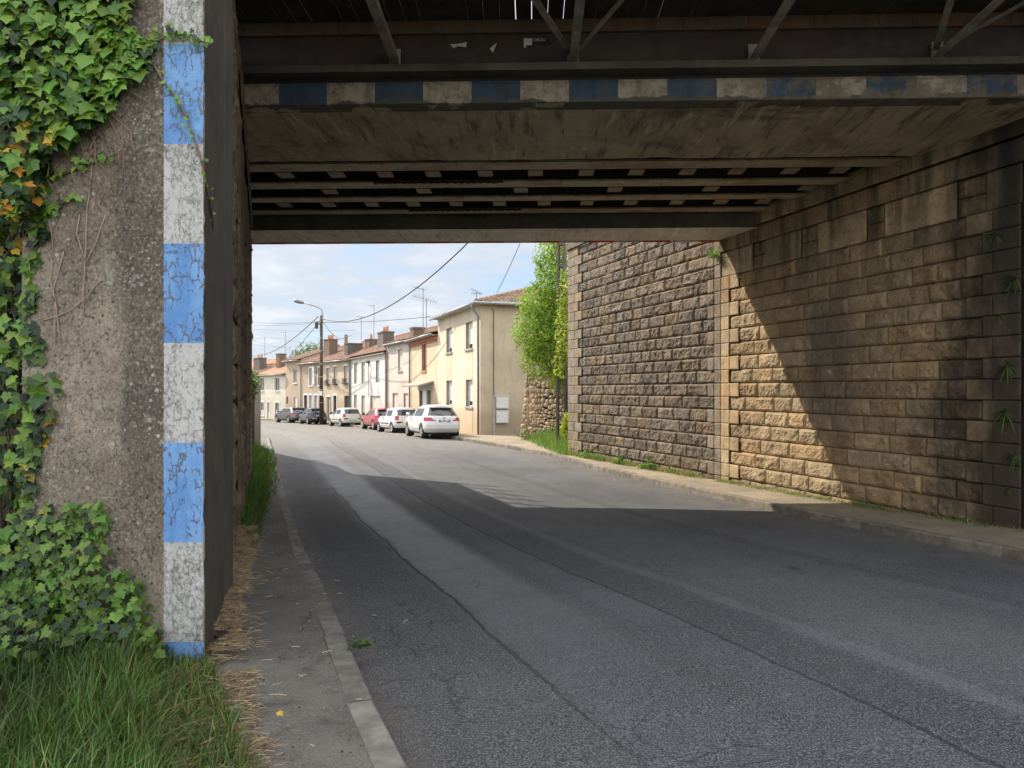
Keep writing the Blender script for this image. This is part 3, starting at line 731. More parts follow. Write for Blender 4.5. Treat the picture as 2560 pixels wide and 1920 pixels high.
# ------------------------------------------------------------------ railway embankments either side
def embankments():
    def h_left(x, y):
        top = 5.7
        k = min(1, max(0, (y-4.75)/1.0))*min(1, max(0, (21.0-y)/.6)) if x > -8.6 else min(1, max(0, (y-4.6)/1.3))*min(1, max(0, (29-y)/8.))
        return -.2+top*k
    mb = MB()
    xs = [-2.75, -3.2, -3.6, -4.0, -4.6, -5.4, -6.5, -7.9, -9, -11, -14, -20, -30, -45]; ys = [3.6, 4.2, 4.6, 4.9, 5.2, 5.6, 6.2, 8, 10, 13, 16, 18, 20, 20.6, 21.2, 23, 25, 27, 29.2]
    wl = lambda y: -.345-.351*y-.55
    for y in ys:
        for i, x in enumerate(xs):
            xx = min(x, wl(max(y, 5.8))+ (0 if i == 0 else 0)) if y > 5.5 else x
            mb.vert((xx, y+.12*mnoise.noise(Vector((x, y, 0))), h_left(xx, y)+.15*mnoise.noise(Vector((x*1.5, y*1.5, 1)))+(G(y) if y > 6 else 0)))
    n = len(xs)
    for j in range(len(ys)-1):
        for i in range(n-1):
            q = j*n+i; mb.face((q+1, q, q+n, q+n+1))
    tag(mb.build('embankment', M_EARTH, smooth=True), kind='structure')
    mb = MB(); xs = [.9, 1.6, 2.6, 3.6, 5, 7, 9, 12, 18, 30, 45]; ys = [-3, 2, 6, 8.5, 10, 13, 16, 19, 22, 24, 26, 28, 29, 30, 31, 33, 36, 42]
    def wr(y): return 7.9-.345*(y-7.5) if y < 16 else 4.95-.384*(y-16)
    for y in ys:
        for i, x in enumerate(xs):
            xx = max(x, wr(y)+.75) if y < 22.5 else max(x, 2.7+.02*i) if y < 28.5 else max(x, 3.2+.02*i)
            top = 5.8 if y < 20 else max(1.7, 5.8-(y-20)*.45) if y < 31 else max(-.6, 1.7-(y-31)*.35)
            if y < 22.5: z = top-.6 if i == 0 else top
            else: z = min(top, -.55+max(0, (xx-2.9))*2.4)
            mb.vert((xx, y, z+.1*mnoise.noise(Vector((x*1.5, y*1.5, 1)))))
    n = len(xs)
    for j in range(len(ys)-1):
        for i in range(n-1):
            q = j*n+i; mb.face((q, q+1, q+n+1, q+n))
    tag(mb.build('embankment', M_EARTH, smooth=True), kind='structure')
    # grassy verge in front of the pier
    mb = MB()
    def fn(u, v):
        y = lerp(.8, 4.4, v); xr = lerp(-.62, -1.72, (y-2.2)/2.0) if y > 2.2 else -.62+.25*(2.2-y)
        x = lerp(xr, -4.6, u); d = xr-x
        return (x, y, PAVE+G(y)-.012+.10*min(1, d/.6)*.5+.12*max(0, d-.5)+.02*mnoise.noise(Vector((x*3, y*3, 0))))
    mb.grid(fn, 30, 30)
    tag(mb.build('grass_verge', M_EARTH, smooth=True), kind='structure')
embankments()
def verge_z(x, y):
    xr = lerp(-.62, -1.72, (y-2.2)/2.0) if y > 2.2 else -.62+.25*(2.2-y)
    d = max(0, xr-x); return PAVE+G(y)-.012+.05*min(1, d/.6)+.12*max(0, d-.5)

# ------------------------------------------------------------------ plants
def leaf_material(name, rough=.42, trans=.35, tint=(1, 1, 1)):
    m, t, b = newmat(name); co = t.coord()
    c = t.mix(1., t.attr(), t.mix(t.noise(co, 25, 3, .6), (.75, .75, .75), (1.2, 1.2, 1.2)), 'MULTIPLY')
    if tint != (1, 1, 1): c = t.mix(1., c, tint, 'MULTIPLY')
    t.put(b.inputs['Base Color'], c); b.inputs['Roughness'].default_value = rough; b.inputs['Specular IOR Level'].default_value = .4
    tr = t.node('ShaderNodeBsdfTranslucent'); t.put(tr.inputs['Color'], t.mix(1., c, (1.1, 1.25, .5), 'MULTIPLY'))
    mx = t.node('ShaderNodeMixShader'); mx.inputs[0].default_value = trans
    t.l.new(b.outputs[0], mx.inputs[1]); t.l.new(tr.outputs[0], mx.inputs[2]); t.l.new(mx.outputs[0], t.n['Material Output'].inputs[0])
    return m
M_IVY = leaf_material('ivy_leaf', .38, .25); M_LEAF = leaf_material('shrub_leaf', .5, .45); M_GRASS = leaf_material('grass_blade', .55, .35)
M_STEM = simple('ivy_stem', (.17, .12, .085), .85, 0, .3); M_BARK = simple('bark', (.10, .08, .06), .9, 0, .3, 8, .01)
IVY = [(0, 0), (.20, -.15), (.46, -.06), (.33, .17), (.60, .46), (.25, .56), (0, 1.08), (-.25, .56), (-.60, .46), (-.33, .17), (-.46, -.06), (-.20, -.15)]
def ivy_leaf(mb, p, nrm, tip, s, c):
    n = Vector(nrm).normalized(); y = Vector(tip); y = (y-n*y.dot(n)).normalized(); x = y.cross(n); p = Vector(p)
    sx = random.uniform(.85, 1.15); b0 = len(mb.v); pts = []
    curl = random.uniform(-.15, .35); full = random.random()*.42; asym = random.uniform(-.06, .06); big = random.uniform(.85, 1.2)
    for ii, (a, b) in enumerate(IVY):
        if ii in (3, 9): a, b = a*(1+full*.7), b
        elif ii in (5, 7): a, b = a*(1+full), b+full*.12
        elif ii in (4, 8): a, b = a*big, b*(2-big)
        a2, b2 = a*sx*random.uniform(.88, 1.12)+asym*b, b*random.uniform(.90, 1.10)
        pts.append(p+x*a2*s+y*(b2-.2)*s-n*(abs(a2)**1.5*curl+max(0, b2-.5)**2*.35)*s)
    ctr = p+y*.12*s-n*.045*s
    mb.v.append(tuple(ctr)); mb.v.extend(tuple(q) for q in pts); k = len(pts)
    for i in range(k): mb.face((b0, b0+1+(i+1) % k, b0+1+i), 0, c)
def inpoly(x, y, P):
    r = False; j = len(P)-1
    for i in range(len(P)):
        if (P[i][1] > y) != (P[j][1] > y) and x < (P[j][0]-P[i][0])*(y-P[i][1])/(P[j][1]-P[i][1])+P[i][0]: r = not r
        j = i
    return r
def ivy_col(dark=.3, yellow=.0):
    r = random.random()
    if r < yellow: return random.choice([(.55, .36, .03), (.42, .36, .06), (.50, .24, .03)])
    if r < yellow+dark: k = random.uniform(.5, 1.2); return (.035*k, .082*k, .028*k)
    k = random.uniform(.65, 1.35); w = random.uniform(.8, 1.3); return (.135*k*w, .262*k, .036*k)
def ivy_plants():
    K = 4.24/1534.
    def pz(dx, dy): return ((dx-1106)*K, 1.6+(842-dy)*K)
    # upper mass draping over the pier
    poly = [pz(*q) for q in ((-60, -120), (300, -120), (285, 0), (283, 60), (305, 85), (322, 120), (305, 165), (262, 195), (262, 232), (215, 258), (190, 300), (130, 330), (95, 385), (86, 470), (-60, 520))]
    up = empty('ivy', (-2.9, 4.2, 3.6), 0, 'thick green ivy mass hanging over the upper left of the pier', 'ivy')
    mb = MB(); o = Vector((-2.9, 4.2, 3.6)); cnt = 0
    while cnt < 2000:
        x, z = random.uniform(-3.35, -2.1), random.uniform(2.3, 4.4)
        if not inpoly(x, z, poly): continue
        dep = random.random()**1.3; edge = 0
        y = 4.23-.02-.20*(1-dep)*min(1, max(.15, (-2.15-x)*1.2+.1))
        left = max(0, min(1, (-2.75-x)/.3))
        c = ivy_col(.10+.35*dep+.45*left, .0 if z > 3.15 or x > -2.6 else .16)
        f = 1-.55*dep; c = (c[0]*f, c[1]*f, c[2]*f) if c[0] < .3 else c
        s = random.choice((.036, .05, .062, .076, .098))*(1 if z > 2.9 else .85)
        ivy_leaf(mb, Vector((x, y, z))-o, (random.gauss(.05, .35), -1, random.gauss(.45, .3)), (random.gauss(0, .55), -.1, -1), s, c); cnt += 1
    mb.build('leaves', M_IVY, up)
    ms = MB()
    for k in range(16):
        p = Vector((random.uniform(-2.95, -2.5), 4.225, random.uniform(3.2, 4.2))); pts = [p-o]
        for q in range(7): p = p+Vector((random.gauss(.035, .05), -.002, -.09)); pts.append(p-o)
        ms.tube(pts, [.006]*5+[.004]*3, 5)
    ms.build('stems', M_STEM, up, True)
    # carpet on the bank at the far left
    bk = empty('ivy', (-3.3, 4.5, 0), 0, 'tall curtain of ivy with yellow leaves on the bank at the far left edge', 'ivy')
    mb = MB(); o = Vector((-3.3, 4.5, 0)); cnt = 0
    while cnt < 2000:
        z = random.uniform(-.1, 3.1); xr = -2.82+.06*math.sin(z*5)+.10*max(0, mnoise.noise(Vector((z*2.2, 0, 0)))) + (.10 if z < .9 else 0)
        x = random.uniform(-3.75, xr); dep = random.random()
        y = 4.20+.40*dep+.06*mnoise.noise(Vector((x*3, z*3, 0)))
        if x > -2.93: y = min(y, 4.225)
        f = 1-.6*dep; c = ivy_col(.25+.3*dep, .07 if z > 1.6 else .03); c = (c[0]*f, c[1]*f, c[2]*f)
        ivy_leaf(mb, Vector((x, y, z))-o, (random.gauss(.15, .4), -1, random.gauss(.4, .35)), (random.gauss(0, .6), -.1, -1), random.uniform(.045, .095), c); cnt += 1
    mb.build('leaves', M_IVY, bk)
    ms = MB()
    for k in range(9):
        p = Vector((-3.5+.08*k, 4.45, .0)); pts = [p-o]
        for q in range(14): p = p+Vector((random.gauss(0, .03), 0, .2)); pts.append(p-o)
        ms.tube(pts, .007, 5)
    ms.build('stems', M_STEM, bk, True)
    # low ivy around the foot of the pier
    lo = empty('ivy', (-2.5, 4.1, 0), 0, 'low spread of ivy around the foot of the pier beside the grass', 'ivy')
    mb = MB(); o = Vector((-2.5, 4.1, 0)); cnt = 0
    poly = [pz(*q) for q in ((40, 1110), (125, 1110), (150, 1085), (215, 1085), (245, 1110), (225, 1160), (255, 1215), (290, 1235), (325, 1290), (335, 1350), (368, 1385), (385, 1440), (340, 1480), (40, 1480))]
    while cnt < 1150:
        x, z = random.uniform(-3.0, -1.98), random.uniform(-.2, 1.0)
        if not inpoly(x, z, poly): continue
        y = 4.225-.18*random.random()*(1 if z < .7 else .4); c = ivy_col(.22); f = random.uniform(.7, 1.05)
        ivy_leaf(mb, Vector((x, y, z))-o, (random.gauss(.1, .4), -1, random.gauss(.6, .3)), (random.gauss(0, .7), -.2, -.8), random.uniform(.026, .064), tuple(v*f*.85 for v in c)); cnt += 1
    cnt = 0
    while cnt < 2300:
        x, y = random.uniform(-3.7, -1.75), random.uniform(2.3, 4.2)
        if x > -2.15-.55*(4.2-y)+.25*mnoise.noise(Vector((x*2, y*2, 0))): continue
        z = verge_z(x, y)+random.uniform(.02, .25)*(1+.8*max(0, -2.4-x)); c = ivy_col(.45); f = random.uniform(.35, .9)
        ivy_leaf(mb, Vector((x, y, z))-o, (random.gauss(.1, .5), -random.uniform(.2, 1.1), .8), (random.gauss(0, .7), -.6, -.5), random.uniform(.03, .065), tuple(v*f for v in c)); cnt += 1
    mb.build('leaves', M_IVY, lo)
    # two trailing shoots across the paint
    def trail(label, pts, size, k):
        R = empty('ivy_shoot', (pts[0][0], pts[0][1], pts[0][2]), 0, label, 'ivy'); o = Vector(pts[0]); P = [Vector(p)-o for p in pts]
        ms = MB(); ms.tube(P, [.006]*(len(P)-1)+[.003], 5); ms.build('stem', M_STEM, R, True); mb = MB()
        for i in range(len(P)-1):
            for q in range(k):
                p = P[i].lerp(P[i+1], (q+random.random())/k); f = 1-.45*i/len(P)
                ivy_leaf(mb, p+Vector((random.gauss(0, .025), -.012-random.random()*.03, random.gauss(0, .02))), (random.gauss(.1, .4), -1, random.gauss(.3, .3)), (random.gauss(0, .7), 0, -.8), size*f*random.uniform(.7, 1.2), ivy_col(.25))
        mb.build('leaves', M_IVY, R)
    q = lambda dx, dy, y=4.228: (pz(dx, dy)[0], y, pz(dx, dy)[1])
    trail('ivy shoot reaching over the top of the highest blue band', [q(300, 95), q(335, 82), (q(368, 64)), q(400, 72), q(432, 84), q(455, 95, 4.21)], .04, 9)
    trail('long thin ivy shoot trailing down across the blue band', [q(322, 125), q(345, 165), q(375, 205), q(398, 245), q(410, 280), q(428, 330), q(436, 370, 4.235), (-1.87, 4.35, 2.78), (-1.95, 4.60, 2.66)], .026, 5)
    trail('short sprig of ivy on bare concrete below the ivy mass', [q(100, 385), q(140, 368), q(180, 352), q(215, 338), q(245, 328)], .045, 5)
    trail('two-leaved ivy sprig on bare concrete near the left bank', [q(88, 455), q(120, 440), q(150, 425), q(172, 428)], .05, 3)
    # bare dead stems
    R = empty('dead_vine', q(180, 450), 0, 'bare dried vine stems clinging to the concrete', 'vine'); o = Vector(q(180, 450)); ms = MB()
    for pl in ([(195, 350), (185, 420), (180, 500), (178, 560), (172, 640), (178, 680)], [(178, 560), (160, 500), (165, 460)], [(178, 570), (200, 520), (222, 460)], [(85, 690), (120, 680), (150, 665), (178, 640)],
               [(115, 740), (112, 680), (110, 620), (130, 540)], [(128, 740), (118, 690), (112, 640)], [(108, 560), (104, 600), (112, 650)], [(182, 650), (195, 620), (215, 600)], [(100, 470), (108, 540)]):
        ms.tube([Vector(q(a+random.uniform(-2, 2), b, 4.230))-o for a, b in resample(pl, 22)], .0035, 5)
    ms.build('stems', simple('dry_stem', (.33, .25, .18), .8), R, True)
ivy_plants()

def blade(mb, p, h, w, lean, c, seg=3):
    p = Vector(p); d = Vector((lean[0], lean[1], 0)); s = Vector((-d.y, d.x, 0)); s = s.normalized() if s.length > 1e-4 else Vector((1, 0, 0))
    a = random.uniform(-.6, .6); s = Vector((s.x*math.cos(a)-s.y*math.sin(a), s.x*math.sin(a)+s.y*math.cos(a), 0))
    b0 = len(mb.v)
    for i in range(seg):
        t_ = i/seg; q = p+d*h*t_**1.8+Vector((0, 0, h*(t_-.28*t_*t_*min(1.6, d.length))))
        mb.v.append(tuple(q-s*w*(1-t_*.6))); mb.v.append(tuple(q+s*w*(1-t_*.6)))
    q = p+d*h+Vector((0, 0, h*(1-.28*min(1.6, d.length)))); mb.v.append(tuple(q))
    for i in range(seg-1): mb.face((b0+2*i, b0+2*i+1, b0+2*i+3, b0+2*i+2), 0, c)
    mb.face((b0+2*seg-2, b0+2*seg-1, b0+2*seg), 0, c)
def gcol(yel=.1, k0=1.):
    k = random.uniform(.6, 1.35)*k0
    if random.random() < yel: return (.26*k, .22*k, .085*k)
    return (.090*k*random.uniform(.8, 1.4), .180*k, .048*k)
def grass_and_straw():
    mb = MB(); n = 0
    while n < 16500:
        y = random.uniform(1.7, 4.25)**1.0; xr = (lerp(-.66, -1.80, (y-2.2)/2.0) if y > 2.2 else -.66+.25*(2.2-y))
        x = xr-abs(random.gauss(0, .75)); 
        if x < -3.9: continue
        dens = mnoise.noise(Vector((x*2.3, y*2.3, 7)))
        edge = xr-x
        if edge < .42+.2*dens and random.random() < .28: continue
        if x < -2.2 and random.random() < .45: continue
        z = verge_z(x, y); h = random.uniform(.10, .30)*(.55 if edge < .4 else 1)*(1+.25*dens); cl = mnoise.noise(Vector((x*1.2, y*1.2, 3)))
        blade(mb, (x, y, z-.02), h, random.uniform(.0022, .0045), (random.gauss(.18, .42)+.2*cl, random.gauss(-.12, .42)), gcol(.22 if edge < .5 else .08, random.uniform(.6, 1.3)*(.85+.35*dens+.25*min(1, 1.4/(edge+.9)))*(.7 if x < -2.0 else 1))); n += 1
    tag(mb.build('grass', M_GRASS), 'long green grass in front of the pier', 'grass', kind='stuff')
    # strip of taller weeds along the far left wall
    mb = MB(); n = 0
    while n < 5200:
        y = random.uniform(8.5, 24.5); wall = -.345-.351*y if y < 16.2 else -6.05-.376*(y-16.2)
        t_ = (y-8.5)/16; wid = lerp(.18, .62, min(1, t_*1.4))
        x = wall+.02+abs(random.gauss(0, wid*.5))
        if x > wall+wid*1.4: continue
        h = random.uniform(.2, .62)*(1-.6*(x-wall)/(wid*1.5))*(.55+.6*abs(mnoise.noise(Vector((0, y*.9, 2))))+.3)
        blade(mb, (x, y, G(y)+PAVE-.02), h, .009+.006*random.random(), (random.gauss(.25, .35), random.gauss(-.1, .35)), gcol(.08, 1.05), 2); n += 1
    tag(mb.build('weeds', M_GRASS), 'strip of tall green weeds at the foot of the left wall', 'weeds', kind='stuff')
    # straw
    sm, t, b = newmat('straw'); t.put(b.inputs['Base Color'], t.mix(1., t.attr(), t.mix(t.noise(t.coord(), 30, 3), (.8, .8, .8), (1.15, 1.1, 1.)), 'MULTIPLY')); b.inputs['Roughness'].default_value = .7
    mb = MB(); n = 0
    def straw(x, y, z, l, th, c):
        a = random.gauss(0, .9); d = Vector((math.cos(a), math.sin(a)*.9, random.gauss(0, .16)))*l/2; up = Vector((0, 0, 1)); s = d.cross(up).normalized()*th
        p = Vector((x, y, z)); q = Vector((0, 0, th)); mid = p+Vector((random.gauss(0, l*.08), random.gauss(0, l*.08), random.random()*l*.1))
        b0 = len(mb.v)
        for pp in (p-d, mid, p+d): mb.v.extend([tuple(pp-s), tuple(pp+q*1.4), tuple(pp+s)])
        for k in (0, 3):
            mb.face((b0+k, b0+k+1, b0+k+4, b0+k+3), 0, c); mb.face((b0+k+1, b0+k+2, b0+k+5, b0+k+4), 0, c)
    while n < 7800:
        y = random.uniform(2.0, 8.2) if random.random() < .6 else random.uniform(2.2, 5.6)
        wall = (lerp(-1.95, -2.42, (y-4.24)/1.5) if y > 4.24 else -1.88) if y < 5.72 else -.345-.351*y
        edge_ = lerp(-.98, -1.39, (y-2.99)/.87) if y < 3.86 else lerp(-1.39, -2.16, (y-3.86)/1.75) if y < 5.6 else -.36-.345*y+.22
        edge_ += .10*mnoise.noise(Vector((0, y*3.1, 5)))-.03
        x = random.uniform(wall, edge_)+ (random.random()**16)*.22
        if y < 4.1 and x < edge_-.42 and random.random() < .45: continue
        if mnoise.noise(Vector((x*5, y*3, 1))) < -.30: continue
        k = random.uniform(.45, 1.1); c = random.choice([(.36, .26, .15), (.42, .33, .20), (.26, .175, .09), (.17, .11, .06)]); c = tuple(v*k for v in c)
        z = max(verge_z(x, y) if y < 4.3 else 0, G(y)+PAVE)+.006+random.random()**2*.035
        straw(x, y, z, random.uniform(.03, .12)*random.uniform(.5, 1.1), random.uniform(.0009, .0020), c); n += 1
    for k in range(36):
        y = random.uniform(3, 9); x = -.36-.345*y+random.uniform(.3, 1.0) if y > 5.6 else random.uniform(-1.5, -.75); straw(x, y, G(y)+PAVE+.012, random.uniform(.02, .07), .002, (.42, .36, .26))
    tag(mb.build('straw', sm), 'dry mown straw lying along the foot of the pier and left wall', 'straw', kind='stuff')
    # dry grass litter and small weeds at the foot of the right-hand walls
    mb = MB(); n = 0
    while n < 5200:
        if random.random() < .55: t_ = random.uniform(0, 7.6); x, y = W1[0]+(A0[0]-W1[0])*t_/8.03, W1[1]+(A0[1]-W1[1])*t_/8.03; nx = (-.934, -.358); lit = 1
        else: t_ = random.uniform(0, 10.5); x, y = A0[0]+adir.x*t_, A0[1]+adir.y*t_; nx = (-.945, -.326); lit = 0
        o = .07+abs(random.gauss(0, .11)); x += nx[0]*o; y += nx[1]*o
        k = mnoise.noise(Vector((x*1.3, y*1.3, 3)))
        if random.random() > .6+.8*k: continue
        h = random.uniform(.04, .17)*(1.5+.8*k if lit else .8); blade(mb, (x, y, G(y)+PAVE-.005), h, .005, (random.gauss(0, .8), random.gauss(0, .8)), gcol(.62 if k < .1 else .25, 1.5), 2); n += 1
    tag(mb.build('dry_grass', M_GRASS), 'dry grass tufts along the foot of the right-hand stone walls', 'grass', kind='stuff')
    # mound of tall grass beyond the right wing wall
    mb = MB(); n = 0
    while n < 6500:
        y = random.uniform(22.8, 33.5); xl = lerp(1.55, .25, min(1, (y-22.8)/9.5)); x = xl+random.random()**.8*1.9
        if x > 3.2: continue
        h = random.uniform(.18, .75)*min(1, .35+(x-xl)*1.1)
        blade(mb, (x, y, G(y)+PAVE-.02+.10*(x-xl)), h, .010, (random.gauss(-.12, .3), random.gauss(-.1, .3)), gcol(.10, 1.5), 2); n += 1
    tag(mb.build('tall_grass', M_GRASS), 'sunlit mound of tall grass in front of the rubble wall', 'grass', kind='stuff')
def litter():
    mb = MB()
    for k in range(420):
        y = random.uniform(2.6, 13)**1.0; xl = -.345-.351*y+.06 if y > 5.7 else -1.3-.1*(y-3); xk = float(np.interp(y, [p[1] for p in LK], [p[0] for p in LK]))-.16
        x = lerp(xl, xk, random.random()**(2.2 if random.random() < .7 else .35)); s_ = random.uniform(.004, .014); a = random.random()*6; z = G(y)+PAVE+.012
        c = random.choice([(.04, .032, .022), (.07, .05, .03), (.16, .14, .11), (.10, .07, .035)]); d = Vector((math.cos(a), math.sin(a), 0)); e = Vector((-d.y, d.x, 0))*random.uniform(.4, 1)
        b0 = len(mb.v); o = Vector((x, y, z)); mb.v.extend([tuple(o-d*s_), tuple(o+e*s_), tuple(o+d*s_+Vector((0, 0, s_*.4))), tuple(o-e*s_), tuple(o+Vector((0, 0, s_*.7)))])
        for q in range(4): mb.face((b0+q, b0+(q+1) % 4, b0+4), 0, c)
    m, t, b = newmat('litter'); t.put(b.inputs['Base Color'], t.attr()); b.inputs['Roughness'].default_value = .9
    tag(mb.build('litter', m), 'crumbs of soil, grit and leaf scraps on the left pavement', 'litter', kind='stuff')
    R = empty('fallen_leaf', (-1.13, 3.42, G(3.42)+PAVE+.05), 0, 'single yellow fallen leaf on the straw beside the pavement', 'leaf'); mb = MB(); ivy_leaf(mb, (0, 0, 0), (.2, -.5, 1), (.6, -.4, 0), .03, (.55, .36, .03)); mb.build('blade', M_IVY, R)
grass_and_straw(); litter()

def leafy_clump(mb, o, blobs, n, size, colf, inner=.0):
    """many small leaves through the volume of overlapping lumpy blobs"""
    tot = sum(b[3]*b[4]*b[5] for b in blobs)
    for (bx, by, bz, rx, ry, rz) in blobs:
        for k in range(int(n*rx*ry*rz/tot)):
            v = Vector((random.gauss(0, 1), random.gauss(0, 1), random.gauss(0, 1))).normalized()
            lump = 1+.30*mnoise.noise(Vector((bx, by, bz))+v*2.2)+.18*mnoise.noise(Vector((bx, bz, by))+v*5.5)
            r = lump*(random.random()**.33 if random.random() < .55 else 1+abs(random.gauss(0, .07)))
            p = Vector((bx+v.x*rx*r, by+v.y*ry*r, bz+v.z*rz*r))
            nn = (v+Vector((random.gauss(0, .7), random.gauss(0, .7), random.gauss(.3, .6)))).normalized(); tdir = nn.cross(Vector((random.gauss(0, 1), random.gauss(0, 1), random.gauss(0, 1)))).normalized(); sdir = nn.cross(tdir)
            s = size*random.uniform(.6, 1.35); q = p-o; c = colf(p)
            b0 = len(mb.v); mb.v.extend([tuple(q-tdir*s), tuple(q+sdir*s*.55+nn*s*.12), tuple(q+tdir*s), tuple(q-sdir*s*.55+nn*s*.12)]); mb.face((b0, b0+1, b0+2), 0, c); mb.face((b0, b0+2, b0+3), 0, c)
def shrubs_and_trees():
    def cf(base, var=.3):
        def f(p):
            k = random.uniform(1-var, 1+var)*(1+.35*mnoise.noise(p*1.4)); w = random.uniform(.75, 1.35); return (base[0]*k*w, base[1]*k, base[2]*k)
        return f
    # big shrub over the rubble wall
    o = Vector((1.75, 29.2, 2.1)); R = empty('shrub', o, 0, 'bright yellow-green leafy shrub growing over the rubble wall beside the bridge', 'shrub')
    mb = MB()
    blobs = [(1.25, 29.0, 3.0, .85, .9, .85), (1.0, 28.9, 4.0, .95, .9, .95), (1.95, 28.8, 4.2, .8, .8, 1.1), (1.2, 29.1, 5.1, .85, .9, .95), (1.75, 28.9, 6.0, .75, .8, .9), (1.6, 29.2, 7.0, .65, .8, .9), (2.1, 28.7, 7.6, .7, .7, .9), (2.25, 28.4, 2.6, .5, .6, .8), (1.9, 28.5, 2.1, .40, .4, .6), (1.0, 28.9, 3.3, .40, .5, .5), (2.3, 28.6, 5.0, .5, .6, 1.0), (1.92, 25.7, 3.6, .34, .3, .9), (1.95, 25.7, 5.0, .30, .3, .9), (1.75, 25.8, 2.6, .28, .3, .5)]
    leafy_clump(mb, o, blobs[:7], 15000, .058, cf((.22, .34, .04))); leafy_clump(mb, o, blobs[7:], 5200, .06, cf((.34, .42, .06)))
    # long shoots sticking out on the left
    for (sx, sy, sz, ex, ez) in ((1.1, 28.8, 3.9, .30, 4.35), (1.0, 28.8, 3.4, .42, 3.75), (1.2, 28.9, 5.2, .85, 6.0), (1.4, 29, 6.3, .98, 6.9), (1.1, 28.9, 2.9, .62, 2.8)):
        for k in range(60):
            u = random.random(); p = Vector((lerp(sx, ex, u)+random.gauss(0, .04), sy+random.gauss(0, .05), lerp(sz, ez, u)+random.gauss(0, .05)+.12*math.sin(u*3)))
            leafy_clump(mb, o, [(p.x, p.y, p.z, .03, .03, .03)], 1, .055, cf((.28, .37, .06)))
    mb.build('leaves', M_LEAF, R)
    ms = MB()
    for b in blobs: ms.tube([Vector((1.9, 29.3, 1.9))-o, Vector((lerp(1.9, b[0], .5), 29.2, lerp(1.9, b[2], .55)))-o, Vector(b[:3])-o], [.05, .03, .012], 6)
    for (sx, sy, sz, ex, ez) in ((1.3, 28.9, 3.6, .30, 4.35), (1.3, 28.9, 3.1, .42, 3.75), (1.4, 28.9, 5.0, .85, 6.0)): ms.tube([Vector((sx, sy, sz))-o, Vector((ex, sy, ez))-o], [.015, .006], 5)
    ms.build('branches', M_BARK, R, True)
    # small yellow plant at the foot of the concrete pole
    o = Vector((2.0, 25.4, -.4)); R = empty('small_shrub', o, 0, 'small yellow-leaved plant growing at the foot of the lattice pole', 'plant'); mb = MB()
    leafy_clump(mb, o, [(1.97, 25.2, .28, .20, .2, .38), (2.02, 25.1, .62, .16, .2, .22)], 420, .06, cf((.34, .38, .04))); mb.build('leaves', M_LEAF, R)
    ms = MB(); ms.tube([(0, 0, 0), (0, 0, 1.0)], .012, 5); ms.build('stem', M_BARK, R)
    # distant tree behind the roofs
    o = Vector((-29.8, 104, -1.8)); R = empty('tree', o, 0, 'rounded green tree showing above the roofs behind the street lamp', 'tree'); mb = MB()
    leafy_clump(mb, o, [(-30.0, 104, 5.9, 2.6, 2.4, 2.3), (-28.0, 104, 6.0, 2.2, 2.2, 2.4), (-31.6, 104, 4.9, 1.5, 1.6, 1.4)], 4200, .17, cf((.10, .155, .035)))
    mb.build('crown', M_LEAF, R); ms = MB(); ms.tube([(0, 0, 0), (.2, 0, 3), (.5, 0, 7.2)], [.3, .24, .1], 10); ms.tube([(.2, 0, 3), (-1.0, 0, 6.8)], [.16, .05], 8); ms.build('trunk', M_BARK, R, True)
    # ferns and weeds rooted in the dark wall on the right
    for i, (dx, dy, sz, label) in enumerate(((2165, 505, .22, 'fern tuft growing highest in the soot-dark wall at the right edge'), (2205, 600, .30, 'dark fern hanging from the wall just below the highest tuft'), (2175, 680, .10, 'smallest fern sprig on the dark wall at the right edge'),
        (2190, 790, .26, 'large green fern halfway up the dark wall at the right edge'), (2185, 890, .24, 'arching green fern below the large one on the dark wall'), (2207, 985, .20, 'lowest fern on the dark wall beside the frame edge'), (2195, 1058, .10, 'little leafy weed low on the dark wall at the right edge'))):
        r = (dx-1106)/1534.; s_ = (r*A0[1]-A0[0])/(adir.x-r*adir.y); p = Vector((A0[0]+adir.x*s_, A0[1]+adir.y*s_)); z = 1.6+(842-dy)/1534.*p.y
        n2 = Vector((-.945, -.326)); R = empty('fern', (p.x+n2.x*.03, p.y+n2.y*.03, z), 0, label, 'fern', 'ferns rooted in the right wall'); mb = MB()
        for k in range(26):
            a = random.uniform(-1.4, 1.4); L = sz*random.uniform(.6, 1.2); out = random.uniform(.3, 1)
            d = (Vector((n2.x, n2.y, 0))*out+Vector((-.326, .945, 0))*-math.sin(a)+Vector((0, 0, random.uniform(-.6, .9)))).normalized(); side = d.cross(Vector((0, 0, 1))).normalized()*.012; pv = [Vector((0, 0, 0))+d*L*q-Vector((0, 0, L*.55*q*q)) for q in (0, .35, .7, 1)]
            c = gcol(.05, .9); b0 = len(mb.v)
            for q, pp in enumerate(pv): mb.v.extend([tuple(pp-side*(1.1-q*.3)), tuple(pp+side*(1.1-q*.3))])
            for q in range(3): mb.face((b0+2*q, b0+2*q+1, b0+2*q+3, b0+2*q+2), 0, c)
        mb.build('fronds', M_GRASS, R)
    # tuft on top of the pilaster under the edge beam, weeds on the pavement
    def tuft(name, label, loc, n, h, w, k=1.3, spread=.6):
        R = empty(name, loc, 0, label, 'weed'); mb = MB()
        for q in range(n): blade(mb, (random.gauss(0, w), random.gauss(0, w), 0), h*random.uniform(.5, 1.2), .007, (random.gauss(0, spread), random.gauss(-.1, spread)), gcol(.1, k), 3)
        mb.build('blades', M_GRASS, R)
    tuft('grass_tuft', 'hanging grass tuft in the corner where the edge beam meets the quoin', (4.62, 16.05, 4.62), 60, .32, .05, 2.0, .9)
    tuft('grass_tuft', 'lone grass tuft between kerb and pavement on the left', (-.98, 4.55, G(4.55)+PAVE), 70, .05, .035, .8, 1.1)
